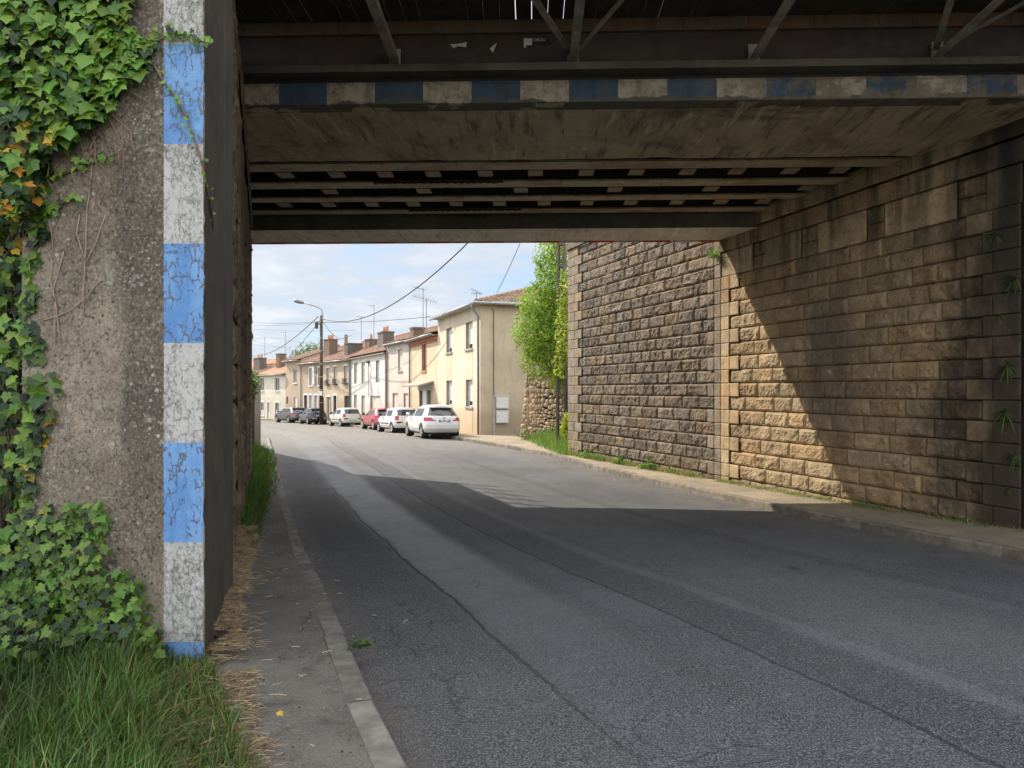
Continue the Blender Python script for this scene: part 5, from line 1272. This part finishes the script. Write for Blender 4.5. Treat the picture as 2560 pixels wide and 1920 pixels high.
def poles_and_lines():
    cm = simple('pole_concrete', (.13, .105, .085), .9, 0, .2, 4, .005); blk = simple('cable_black', (.022, .022, .022), .6)
    o = Vector((1.83, 26.0, -.6)); R = empty('concrete_pole', o, rad(-20), 'ladder-like concrete pylon half hidden in the shrub beside the wing wall', 'pole')
    for s in (-1, 1): g = MB(); g.box((s*.15-.035, -.11, 0), (.07, 0, 0), (0, .22, 0), (s*-.06, 0, 11.6)); g.build('flange', cm, R)
    for k in range(14): g = MB(); z = .35+k*.80; w = .15-.005*z; g.abox(-w+.035, w-.035, -.09, .09, z, z+.11); g.build('rung', cm, R)
    g = MB(); g.tube([(.22, .12, 0), (.22, .12, 6)], .05, 8); g.build('cable_duct', simple('duct_green_grey', (.30, .36, .36), .6), R, True)
    # street lamp on a dark pole
    o = Vector((-16.52, 61.0, -1.4)); R = empty('street_lamp', o, 0, 'dark banded pole with a curved-arm street lamp among the parked cars', 'street lamp')
    pm = simple('tarred_pole', (.055, .042, .033), .8, 0, .3, 3, .006); g = MB(); g.tube([(0, 0, 0), (0, 0, 9.5)], [.17, .12], 14); pole = g.build('pole', pm, R, True)
    for k in range(7): g = MB(); z = 1.9+k*1.12; r = .17-.05*z/9.5+.008; g.tube([(0, 0, z), (0, 0, z+.06)], r, 14); g.build('band', W_ZINC, pole, True)
    g = MB(); g.tube([(.14, -.2, 8.7), (.18, -.22, 9.5), (.12, -.24, 9.95), (-.25, -.28, 10.2), (-1.4, -.4, 10.55)], .055, 8); g.build('arm', W_ZINC, R, True)
    g = MB()
    for i in range(1):
        prof = [(0, .02), (.07, .03), (.13, .2), (.16, .55), (.12, .85), (.0, .92)]; g.lathe((-1.35, -.4, 10.52), (-1, -.08, .22), prof, 12)
    g.build('lamp_head', simple('lamp_grey', (.16, .165, .17), .45, .3), R, True)
    g = MB(); g.abox(-.20, .14, -.24, -.18, 2.55, 2.95); g.build('notice_plate', W_FRAME, R)
    g = MB()
    for k in range(3): a = k*2.1; g.tube([(.19*math.cos(a), .19*math.sin(a)-.02, z*.3) for z in range(0, 9)], .03, 6)
    g.build('cable_riser', blk, R, True)
    g = MB(); g.abox(-.42, .1, -.28, .1, 8.72, 8.80); g.abox(-.5, -.3, -.2, .1, 8.35, 8.9); g.build('insulator_bracket', W_IRON, R)
    def wire(label, a, b, sag, r=.018, n=26):
        a, b = Vector(a), Vector(b); o = a.copy(); g = MB(); pts = []
        for i in range(n+1): u = i/n; p = a.lerp(b, u); p.z -= sag*4*u*(1-u); pts.append(p-o)
        g.tube(pts, r, 6); w = g.build('overhead_cable', blk, None, True); w.location = o; tag(w, label, 'cable', 'overhead cables of the street')
    LT = (-16.55, 61, 7.85)
    wire('thick black cable swooping from the lamp pole up towards the bridge', LT, (1.8, 26, 10.9), 2.45, .034, 40)
    wire('nearly level cable from the lamp pole to the cream house', (-16.5, 61, 7.5), (-4.9, 42, 6.0), .12, .022)
    wire('upper pair cable running left from the lamp pole across the sky', (-16.6, 61, 7.6), (-36, 92, 10.9), .35, .022); wire('lower pair cable running left from the lamp pole across the sky', (-16.6, 61, 7.5), (-36, 92, 10.4), .3, .018)
    wire('thick cable dropping from the lamp pole to the far left pole', (-16.8, 61, 8.0), (-40.6, 110, 7.0), 1.0, .036)
    wire('cable from the lamp pole slanting down to the narrow brown house', (-16.6, 61, 7.7), (-25.2, 78.6, 5.1), .15, .024); wire('thin cable from the lamp pole down to the trees', (-16.55, 61, 7.7), (-21.6, 80, 6.4), .1, .015)
    wire('thin cable from the lamp pole down to the red roofs', (-16.4, 61, 7.6), (-18.8, 79, 7.4), .5, .02)
    for i, (x, z0, z1) in enumerate(((-38, 9.6, 8.0), (-37.5, 9.3, 6.6), (-38.5, 8.8, 5.6))): wire(('highest', 'middle', 'lowest')[i]+' of the thin wires fanning down across the left part of the sky', (x, 95, z0+.6), (-15.5+i*-2.2, 70+i*6, z1-.4), .3, .013)
    wire('thin wire between the far left pole and the middle of the row', (-40.6, 110, 8.9), (-18.9, 80, 7.6), .8, .015)
    wire('single black cable rising from the cream house roof to the pylon', (-.82, 38.2, 6.9), (1.8, 26, 10.9), .3, .016)
    for (x, y, z0, z1, lab) in ((-40.8, 110, -2, 9.6, 'distant grey pole at the far left of the sky'), (-18.87, 80, 3, 7.95, 'short dark pole top showing above the red roofs')):
        R = empty('utility_pole', (x, y, z0), 0, lab, 'pole'); g = MB(); g.tube([(0, 0, 0), (0, 0, z1-z0)], [.24, .19], 10); g.build('pole', W_BROWN, R, True); g = MB(); g.bar((-.2, -.1, z1-z0-.4), (.7, -.1, z1-z0-.1), .07, .07); g.build('arm', W_ZINC, R)
    # television aerials
    am = simple('aluminium', (.22, .22, .22), .5, .4)
    def aerial(label, x, y, z0, z1, beams):
        R = empty('tv_aerial', (x, y, z0), 0, label, 'aerial'); H = z1-z0; g = MB(); g.tube([(0, 0, 0), (0, 0, H)], .026, 6); g.build('mast', am, R)
        for (dz, a, b, sl, ne, el) in beams:
            g = MB(); p, q = Vector((a, 0, H-dz-sl*a)), Vector((b, 0, H-dz-sl*b)); g.bar(p, q, .03, .03)
            for k in range(ne):
                c = p.lerp(q, k/(ne-1)); L = el*(1-.35*k/ne); g.bar(c-Vector((L*.25, L*.6, L*.7)), c+Vector((L*.25, L*.6, L*.7)), .016, .016)
            g.build('antenna_beam', am, R)
    aerial('tallest television aerial, small antenna on top, behind the ochre house', -5.91, 46.8, 5.5, 8.38, [(.05, -.62, .12, .22, 6, .22)])
    aerial('tall aerial mast with a long many-rod antenna behind the ochre house', -5.74, 47.2, 5.5, 7.74, [(.04, -.95, .68, .27, 10, .42)])
    aerial('thin mast with a short bent antenna above the grey-white house', -11.77, 60, 5.4, 8.85, [(.02, -.40, .05, -.05, 5, .10)]); aerial('thin mast with a sloping antenna above the roofs behind the lamp pole cable', -14.13, 66, 6.2, 8.5, [(.0, -.5, .2, .1, 5, .16)])
    aerial('aerial above the right end of the orange roof', -27.1, 84.2, 5.4, 8.6, [(.05, -.6, .15, .05, 6, .15)]); aerial('aerial above the brown roof at the far left', -30.9, 88, 4.4, 8.25, [(.05, -1.1, .15, -.1, 6, .15)])
    aerial('low flat aerial on the hipped roof of the cream house', -1.93, 38.2, 6.0, 6.98, [(.0, -.30, .30, .42, 6, .10), (.12, -.25, .28, .1, 5, .12)])
poles_and_lines()

# ------------------------------------------------------------------ parked cars
def car_paint(name, col, metal=0., rough=.25):
    m, t, b = newmat(name); co = t.coord(); z = t.sep(co)[2]
    c = t.mix(t.math('MULTIPLY', t.step(t.math('ADD', z, t.math('MULTIPLY', t.noise(co, 4, 5), .3)), .75, .25), .25), col, (.16, .14, .11))
    t.put(b.inputs['Base Color'], c); b.inputs['Roughness'].default_value = rough; b.inputs['Metallic'].default_value = metal; b.inputs['Coat Weight'].default_value = .6; b.inputs['Coat Roughness'].default_value = .06
    return m
C_GLASS = simple('car_glass', (.035, .042, .045), .04, 0, .1); C_GLASS.node_tree.nodes['Principled BSDF'].inputs['Specular IOR Level'].default_value = .9
C_BLACK = simple('black_plastic', (.02, .02, .021), .6, 0, .1); C_TYRE = simple('tyre_rubber', (.022, .021, .02), .85, 0, .15); C_RIM = simple('alloy_rim', (.42, .43, .44), .35, .6, .05); C_RED = simple('red_lens', (.36, .012, .02), .12, 0, .2, 30, coat=.5); C_PLATE = simple('plate_white', (.66, .66, .64), .5, 0, .04); C_BLUE = simple('plate_blue', (.02, .07, .40), .5); C_INK = simple('plate_ink', (.02, .02, .025), .6); C_CHROME = simple('chrome', (.6, .6, .61), .15, 1., .02); C_SEAT = simple('seat_fabric', (.05, .05, .055), .9)
def superpath(b, xr, xf, r, ns=(22, 9, 46, 9)):
    """closed rounded-rectangle path in plan, fixed sample count: rear (-y to +y), corner, left side, corner, front, corner, right side, corner"""
    nr, nc, nsd, _ = ns; r = min(r, b*.85, (xf-xr)*.42); pts = []
    for i in range(nr): pts.append((xr, lerp(-(b-r), b-r, i/nr)))
    for i in range(nc): a = math.pi/2*i/nc; pts.append((xr+r-r*math.cos(a), b-r+r*math.sin(a)))
    for i in range(nsd): pts.append((lerp(xr+r, xf-r, i/nsd), b))
    for i in range(nc): a = math.pi/2*i/nc; pts.append((xf-r+r*math.sin(a), b-r+r*math.cos(a)))
    for i in range(nr): pts.append((xf, lerp(b-r, -(b-r), i/nr)))
    for i in range(nc): a = math.pi/2*i/nc; pts.append((xf-r+r*math.cos(a), -(b-r)-r*math.sin(a)))
    for i in range(nsd): pts.append((lerp(xf-r, xr+r, i/nsd), -b))
    for i in range(nc): a = math.pi/2*i/nc; pts.append((xr+r-r*math.sin(a), -(b-r)-r*math.cos(a)))
    return pts
def car(label, loc, ang, spec):
    L, W, H = spec['L'], spec['W'], spec['H']; wb, ra, rw = spec['wb'], spec['ra'], spec['rw']      # wheelbase, rear axle x, wheel radius
    zb, zr = spec['belt'], spec['rail']; P = spec['paint']
    R = empty('parked_car', loc, ang, label, 'car', 'cars parked along the kerb')
    lev = spec['levels']; zs = sorted(set([l[0] for l in lev]+[zb, zr]+[lerp(lev[0][0], H, i/58) for i in range(59)])); zs = [z for i, z in enumerate(zs) if i == 0 or z-zs[i-1] > .004]
    lz = [l[0] for l in lev]; f = lambda k, z: float(np.interp(z, lz, [l[k] for l in lev]))
    rings = []
    for z in zs:
        xr, xf, w = f(1, z), f(2, z), f(3, z)*W/2; pts = superpath(w, xr, xf, spec.get('cr', .34)); ring = []
        for (x, y) in pts:
            bow = .06*(1-(y/max(w, .01))**2)
            if x < L*.3: x -= bow*max(0, 1-(x-xr)/.5)
            elif x > L*.7: x += 1.6*bow*max(0, 1-(xf-x)/.7)
            y *= 1-.05*((x-L*.48)/(L*.5))**4
            if zb-.28 < z < zb-.20 and abs(y) > w*.9: y *= 1.006
            ring.append([x, y, z])
        rings.append(ring)
    n = len(rings[0]); axles = (ra, ra+wb); ro = rw+.045
    parts = {k: [] for k in ('body', 'rear_window', 'side', 'screen', 'lightL', 'lightR', 'trim', 'headL', 'headR')}
    for j in range(len(zs)-1):
        z = (zs[j]+zs[j+1])/2
        for i in range(n):
            i2 = (i+1) % n; q = [rings[j][i], rings[j][i2], rings[j+1][i2], rings[j+1][i]]; cx = sum(p[0] for p in q)/4; cy = sum(p[1] for p in q)/4; w = f(3, z)*W/2; xr, xf = f(1, z), f(2, z)
            if abs(cy) > W*.36 and any((cx-a)**2+(z-rw)**2 < ro*ro for a in axles): continue
            key = 'body'; rearish = cx < xr+.20; front = cx > xf-.30
            if zb < z < zr:
                if rearish and abs(cy) < w*.84 and z > zb+spec.get('rwlo', .02): key = 'rear_window'
                elif abs(cy) > w*.80 and xr+spec['cp']+(zr-z)*spec.get('cslope', .2) < cx < xf-.16-(z-zb)*.05 and abs(cx-spec['bp']) > .055 and z < zr-.03: key = 'side'
                elif front and abs(cy) < w*.86: key = 'screen'
            elif spec['rl'][0] < z < spec['rl'][1] and cx < xr+spec['rl'][3] and abs(cy) > w*(spec['rl'][2]+spec['rl'][4]*(z-spec['rl'][0])): key = 'lightL' if cy > 0 else 'lightR'
            elif z < spec['trim']: key = 'trim'
            elif .58 < z < .74 and cx > xf-.42 and abs(cy) > w*.55: key = 'headL' if cy > 0 else 'headR'
            parts[key].append((j, i))
    def mk(name, key, mat, inset=0., parent=R):
        if not parts[key]: return None
        mb = MB(); mp = {}
        for (j, i) in parts[key]:
            ids = []
            for (jj, ii) in ((j, i), (j, (i+1) % n), (j+1, (i+1) % n), (j+1, i)):
                if (jj, ii) not in mp:
                    p = Vector(rings[jj][ii])
                    if inset: c = Vector((f(1, p.z)*.5+f(2, p.z)*.5, 0, p.z)); d = Vector((p.x-c.x, p.y, 0)); p = p-Vector((inset if abs(p.y) < W*.30 else 0, 0, 0))*(1 if d.x > 0 else -1)-Vector((0, inset if abs(p.y) >= W*.30 else 0, 0))*(1 if p.y > 0 else -1)
                    mp[(jj, ii)] = mb.vert(p)
                ids.append(mp[(jj, ii)])
            mb.face(ids[::-1])
        return mb.build(name, mat, parent, True)
    body = mk('body', 'body', P)
    cap = MB(); cap.poly([tuple(p) for p in rings[-1]][::-1]); bme = cap.build('roof_panel', P, R)
    fl = MB(); fl.poly([tuple(p) for p in rings[0]]); fl.abox(.35, L-.4, -W*.34, W*.34, zs[0]+.01, zs[0]+.28); fl.build('underbody', C_BLACK, R)
    mk('rear_window', 'rear_window', C_GLASS, .008); mk('windscreen', 'screen', C_GLASS, .006); mk('lower_trim', 'trim', spec.get('trimmat', C_BLACK))
    for s in (1, -1):                                  # side windows left / right
        keep = parts['side']; parts['side'] = [(j, i) for (j, i) in keep if rings[j][i][1]*s > 0]
        for lo, hi in ((-9, spec['bp']), (spec['bp'], 99)):
            k2 = parts['side']; parts['side'] = [(j, i) for (j, i) in k2 if lo < rings[j][i][0] < hi]; mk('side_window', 'side', C_GLASS, .008); parts['side'] = k2
        parts['side'] = keep
    for k in ('lightL', 'lightR'): mk('rear_light', k, C_RED, -.006)
    for k in ('headL', 'headR'): mk('headlight', k, C_CHROME, -.004)
    # wheels
    for a in axles:
        for s in (1, -1):
            t_ = .205; yo = s*(W/2-.015); ax = (0, s, 0); g = MB(); o = (a, yo-s*t_, rw)
            g.lathe(o, ax, [(rw*.62, 0), (rw*.9, 0), (rw, .03), (rw, t_-.03), (rw*.93, t_), (rw*.70, t_+.004), (rw*.68, t_-.03)], 30); wh = g.build('wheel', C_TYRE, R, True)
            g = MB(); g.lathe(o, ax, [(rw*.70, t_+.002), (rw*.65, t_-.01), (rw*.62, t_-.05)], 30)
            for k in range(spec.get('spokes', 6)):
                an = 2*math.pi*k/spec.get('spokes', 6); d = Vector((math.cos(an), 0, math.sin(an))); cc = Vector(o)+Vector(ax)*(t_-.012); g.bar(cc+d*.03, cc+d*rw*.66, .075, .03, up=ax)
            g.lathe(o, ax, [(0, t_+.006), (.07, t_+.004), (.08, t_-.02)], 16); g.build('rim', C_RIM, wh)
            g = MB(); g.lathe(o, ax, [(0, t_-.07), (rw*.66, t_-.065)], 24); g.build('brake_disc', C_BLACK, wh)
            g = MB(); g.lathe((a, yo-s*.30, rw), ax, [(0, 0), (ro+.01, 0), (ro+.012, .27)], 26); g.build('wheel_arch', C_BLACK, R)
    # mirrors, handles, plate, badge, wiper, exhaust, aerial
    xm = f(2, zb)-.42
    for s in (1, -1): 
        g = MB(); g.lathe((xm-.02, s*(W/2-.02), zb+.07), (0, s, 0), [(.0, 0), (.05, .0), (.085, .05), (.095, .12), (.07, .19), (0, .205)], 12); g.build('wing_mirror', spec.get('mirror', P), R, True)
        for hx in spec['handles']: g = MB(); g.abox(hx, hx+.15, s*(W/2*f(3, zb-.13))-.004, s*(W/2*f(3, zb-.13))+.022, zb-.15, zb-.115); g.build('door_handle', spec.get('handlemat', P), R)
        if spec.get('strip'): g = MB(); g.abox(ra+rw+.2, ra+wb-rw-.2, s*W/2-.012, s*W/2+.014, .50, .55); g.build('rubbing_strip', C_BLACK, R)
    pz, pw = spec['plate'][0], .52
    xp = f(1, pz)-.066; g = MB(); g.abox(xp-.016, xp, -pw/2, pw/2, pz-.055, pz+.055); pl = g.build('number_plate', C_PLATE, R)
    g = MB(); g.abox(xp-.018, xp-.0165, pw/2-.045, pw/2, pz-.054, pz+.054); g.abox(xp-.018, xp-.0165, -pw/2, -pw/2+.045, pz-.054, pz+.054); g.build('plate_band', C_BLUE, pl)
    text('plate_text', spec['plate'][1], .098, C_INK, (xp-.018, 0, pz-.002), (rad(90), 0, rad(-90)), pl, .0005)
    if spec.get('badge'):
        bz, rr = spec['badge'][0], .042; xb = f(1, bz)-.064; g = MB()
        if spec['badge'][1] == 'round':
            g.lathe((xb+.004, 0, bz), (-1, 0, 0), [(0, .012), (rr*.62, .012), (rr*.62, .010)], 20); bd = g.build('badge', C_BLUE, R); g = MB(); g.lathe((xb+.004, 0, bz), (-1, 0, 0), [(rr*.63, .012), (rr, .012), (rr, 0)], 20); g.build('badge_ring', C_INK, bd); g = MB(); 
            for s in (1, -1): g.poly([(xb-.0085, 0, bz), (xb-.0085, s*rr*.6, bz), (xb-.0085, s*rr*.42, bz+s*rr*.42), (xb-.0085, 0, bz+s*rr*.6)])
            g.build('badge_quarter', C_PLATE, bd)
        else:
            for q in (((0, .06), (.035, 0)), ((.035, 0), (0, -.06)), ((0, -.06), (-.035, 0)), ((-.035, 0), (0, .06))): g.bar((xb, q[0][0], bz+q[0][1]), (xb, q[1][0], bz+q[1][1]), .014, .014, up=(1, 0, 0))
            g.build('badge', C_CHROME, R)
    zt = zr-.02; xw = f(1, zb+.05)
    g = MB(); g.bar((xw-.085, 0, zb+.05), (f(1, zb+.13)-.08, .34, zb+.13), .02, .015); g.build('rear_wiper', C_BLACK, R)
    if spec.get('spare'):                               # round headrest seen through the glass
        pass
    g = MB(); g.bar((f(1, H-.03)+.15, 0, H-.01), (f(1, H-.03)+.05, 0, H+.14), .012, .012); g.build('roof_aerial', C_BLACK, R)
    if spec.get('spoiler'): g = MB(); zz = zr+.012; xs = f(1, zr); ww = f(3, zr)*W/2*.86; g.box((xs-.17, -ww, zz), (.30, 0, .05), (0, 2*ww, 0), (0, 0, .03)); g.build('roof_spoiler', spec.get('spoilmat', P), R)
    for (nm, x0, x1, y0, y1, z0, z1, mt) in spec.get('extra', ()): g = MB(); g.abox(x0, x1, y0, y1, z0, z1); g.build(nm, mt, R)
    if spec.get('exhaust'): g = MB(); ye = spec['exhaust']; g.lathe((f(1, .28)+.06, ye, .30), (-1, 0, 0), [(.0, .02), (.035, .02), (.04, .12), (.045, .12), (.045, 0)], 14); g.build('exhaust', C_CHROME, R, True)
    return R
def cars():
    white = car_paint('white_paint', (.64, .645, .64)); cream = car_paint('cream_white_paint', (.56, .55, .49)); redp = car_paint('red_paint', (.42, .022, .045), .1); navy = car_paint('navy_paint', (.008, .010, .022), .2, .18); grey = car_paint('grey_metal_paint', (.11, .105, .10), .6, .3)
    mpv = dict(L=4.34, W=1.80, H=1.555, wb=2.67, ra=.82, rw=.325, belt=1.0, rail=1.40, paint=white, bp=2.30, cp=.42, cslope=.55, rl=(.80, .97, .44, .34, 1.6), trim=.245, cr=.40, handles=(1.75, 2.65), plate=(.80, 'EM 083 LA'), badge=(.93, 'round'), spoiler=True, exhaust=.52, spokes=5, rwlo=.03,
        levels=[(.18, .30, 4.0, .84), (.30, .10, 4.24, .95), (.45, .03, 4.31, 1.0), (.62, .04, 4.33, 1.0), (.80, .09, 4.22, .99), (.92, .13, 3.75, .975), (1.0, .17, 3.32, .95), (1.08, .25, 3.12, .90), (1.25, .40, 2.85, .81), (1.40, .56, 2.55, .715), (1.48, .50, 2.25, .65), (1.53, .66, 1.95, .53), (1.55, .85, 1.75, .40), (1.555, 1.1, 1.5, .2)])
    small = dict(L=3.60, W=1.655, H=1.47, wb=2.367, ra=.66, rw=.285, belt=.96, rail=1.33, paint=white, bp=1.72, cp=.52, cslope=.35, rl=(.72, .95, .70, .16, .10), trim=.26, handles=(1.95,), plate=(.50, 'AC 614 AC'), badge=(.84, 'diamond'), strip=True, mirror=C_BLACK, handlemat=C_BLACK, spokes=7, rwlo=.01,
        extra=(('bumper_corner', -.035, .02, .38, .74, .56, .64, C_BLACK), ('bumper_corner', -.035, .02, -.74, -.38, .56, .64, C_BLACK)),
        levels=[(.18, .24, 3.35, .86), (.28, .05, 3.52, .95), (.42, .0, 3.58, 1.0), (.62, .02, 3.57, 1.0), (.78, .06, 3.40, .985), (.90, .09, 3.05, .965), (.96, .11, 2.85, .95), (1.10, .17, 2.62, .88), (1.25, .26, 2.36, .82), (1.33, .32, 2.22, .78), (1.40, .36, 2.0, .72), (1.44, .46, 1.8, .62), (1.465, .75, 1.5, .38), (1.47, .9, 1.3, .2)])
    hatch = dict(L=4.05, W=1.78, H=1.44, wb=2.58, ra=.74, rw=.32, belt=.95, rail=1.30, paint=redp, bp=2.05, cp=.55, cslope=.55, rl=(.82, .90, .40, .55, .05), trim=.28, handles=(1.55, 2.40), plate=(.55, 'GF 271 KD'), badge=(.76, 'diamond'), spoiler=True, mirror=C_BLACK, spokes=8, rwlo=.03,
        levels=[(.18, .28, 3.75, .84), (.30, .08, 3.96, .95), (.45, .0, 4.02, 1.0), (.62, .03, 4.03, 1.0), (.78, .09, 3.92, .99), (.90, .15, 3.35, .965), (.95, .18, 3.12, .945), (1.10, .34, 2.82, .87), (1.22, .50, 2.58, .81), (1.30, .60, 2.42, .77), (1.37, .60, 2.15, .70), (1.42, .80, 1.85, .55), (1.44, 1.05, 1.6, .3)])
    mini = dict(L=3.70, W=1.68, H=1.41, wb=2.467, ra=.58, rw=.30, belt=.94, rail=1.27, paint=navy, bp=1.85, cp=.35, cslope=.15, rl=(.64, .84, .74, .12, .0), trim=.34, handles=(2.05,), plate=(.74, 'FA 118 NB'), badge=(.86, 'round'), spoiler=True, spoilmat=navy, spokes=9, rwlo=.02, cr=.38,
        extra=(('chrome_strip', -.085, -.02, -.62, .62, .50, .535, C_CHROME), ('chrome_handle', -.03, .05, -.22, .22, .815, .84, C_CHROME)),
        levels=[(.18, .22, 3.45, .86), (.32, .02, 3.62, .96), (.48, .0, 3.68, 1.0), (.62, .03, 3.68, 1.0), (.78, .08, 3.55, .98), (.88, .11, 3.05, .955), (.94, .14, 2.72, .93), (1.08, .25, 2.56, .85), (1.20, .36, 2.42, .80), (1.27, .42, 2.32, .77), (1.34, .44, 2.1, .72), (1.39, .62, 1.9, .58), (1.41, .85, 1.6, .3)])
    estate = dict(L=4.70, W=1.83, H=1.46, wb=2.81, ra=.95, rw=.33, belt=.97, rail=1.33, paint=grey, bp=2.45, cp=.50, cslope=.40, rl=(.80, .93, .55, .50, .2), trim=.28, handles=(1.95, 2.85), plate=(.72, 'DX 405 RC'), badge=(.90, 'round'), spoiler=True, spokes=5, rwlo=.03,
        levels=[(.18, .30, 4.4, .85), (.30, .08, 4.60, .95), (.45, .0, 4.66, 1.0), (.62, .03, 4.68, 1.0), (.80, .09, 4.55, .99), (.92, .14, 3.85, .965), (.97, .17, 3.58, .94), (1.10, .34, 3.28, .87), (1.24, .54, 3.0, .81), (1.33, .66, 2.8, .77), (1.39, .66, 2.5, .70), (1.44, .86, 2.15, .55), (1.46, 1.1, 1.8, .3)])
    def place(label, spec, rwheel, deg, lift=.03):
        """rwheel = ground point of the rear left wheel"""
        a = rad(90+deg); fx, fy = math.cos(a), math.sin(a); lx, ly = -fy, fx; o = Vector(rwheel)-Vector((fx, fy))*spec['ra']-Vector((lx, ly))*(spec['W']/2-.1)
        mid = o+Vector((fx, fy))*spec['L']/2; r = car(label, (o.x, o.y, G(o.y+.5)+lift), a, spec)
        r.rotation_euler = (rad(1.0), math.atan2(-(G((o+Vector((fx, fy))*4).y)-G(o.y)), 4.), a); return r
    place('white compact family car with number plate and round badge, nearest parked car', mpv, (-4.16, 32.8), 22.6)
    place('clean small white three-door hatchback with black bumper corners, parked behind the nearest white car', small, (-6.98, 41.2), 29)
    place('red hatchback parked between the two small white hatchbacks', hatch, (-9.25, 47.2), 27.5)
    place('dirty cream-white three-door hatchback parked behind the red car', dict(small, paint=cream, plate=(.50, 'BK 392 TL')), (-13.5, 55.6), 34)
    place('dark navy small hatchback with chrome bumper strip by the lamp pole', mini, (-17.75, 61.3), 31)
    place('grey metallic estate car at the far end of the parked row', estate, (-21.0, 66.3), 40)
    # broken white line marking the parking bays
    mb = MB()
    for (a, b) in (((-4.9, 34.6), (-4.75, 34.25)), ((-5.5, 35.9), (-5.35, 35.55)), ((-6.1, 37.2), (-5.95, 36.85)), ((-6.7, 38.5), (-6.55, 38.15)), ((-7.3, 39.8), (-7.15, 39.45)), ((-8.3, 41.8), (-8.1, 41.4)), ((-9.0, 43.2), (-8.8, 42.8)), ((-9.9, 45.0), (-9.7, 44.6))):
        a, b = Vector(a), Vector(b); d = (a-b).normalized(); nx = Vector((d.y, -d.x))*.06; z = lambda p: G(p.y)+.022
        mb.poly([(*(b-nx), z(b)), (*(b+nx), z(b)), (*(a+nx), z(a)), (*(a-nx), z(a))])
    tag(mb.build('road_marking', simple('worn_road_paint', (.55, .54, .51), .8, 0, .3, 20)), kind='structure')
cars()
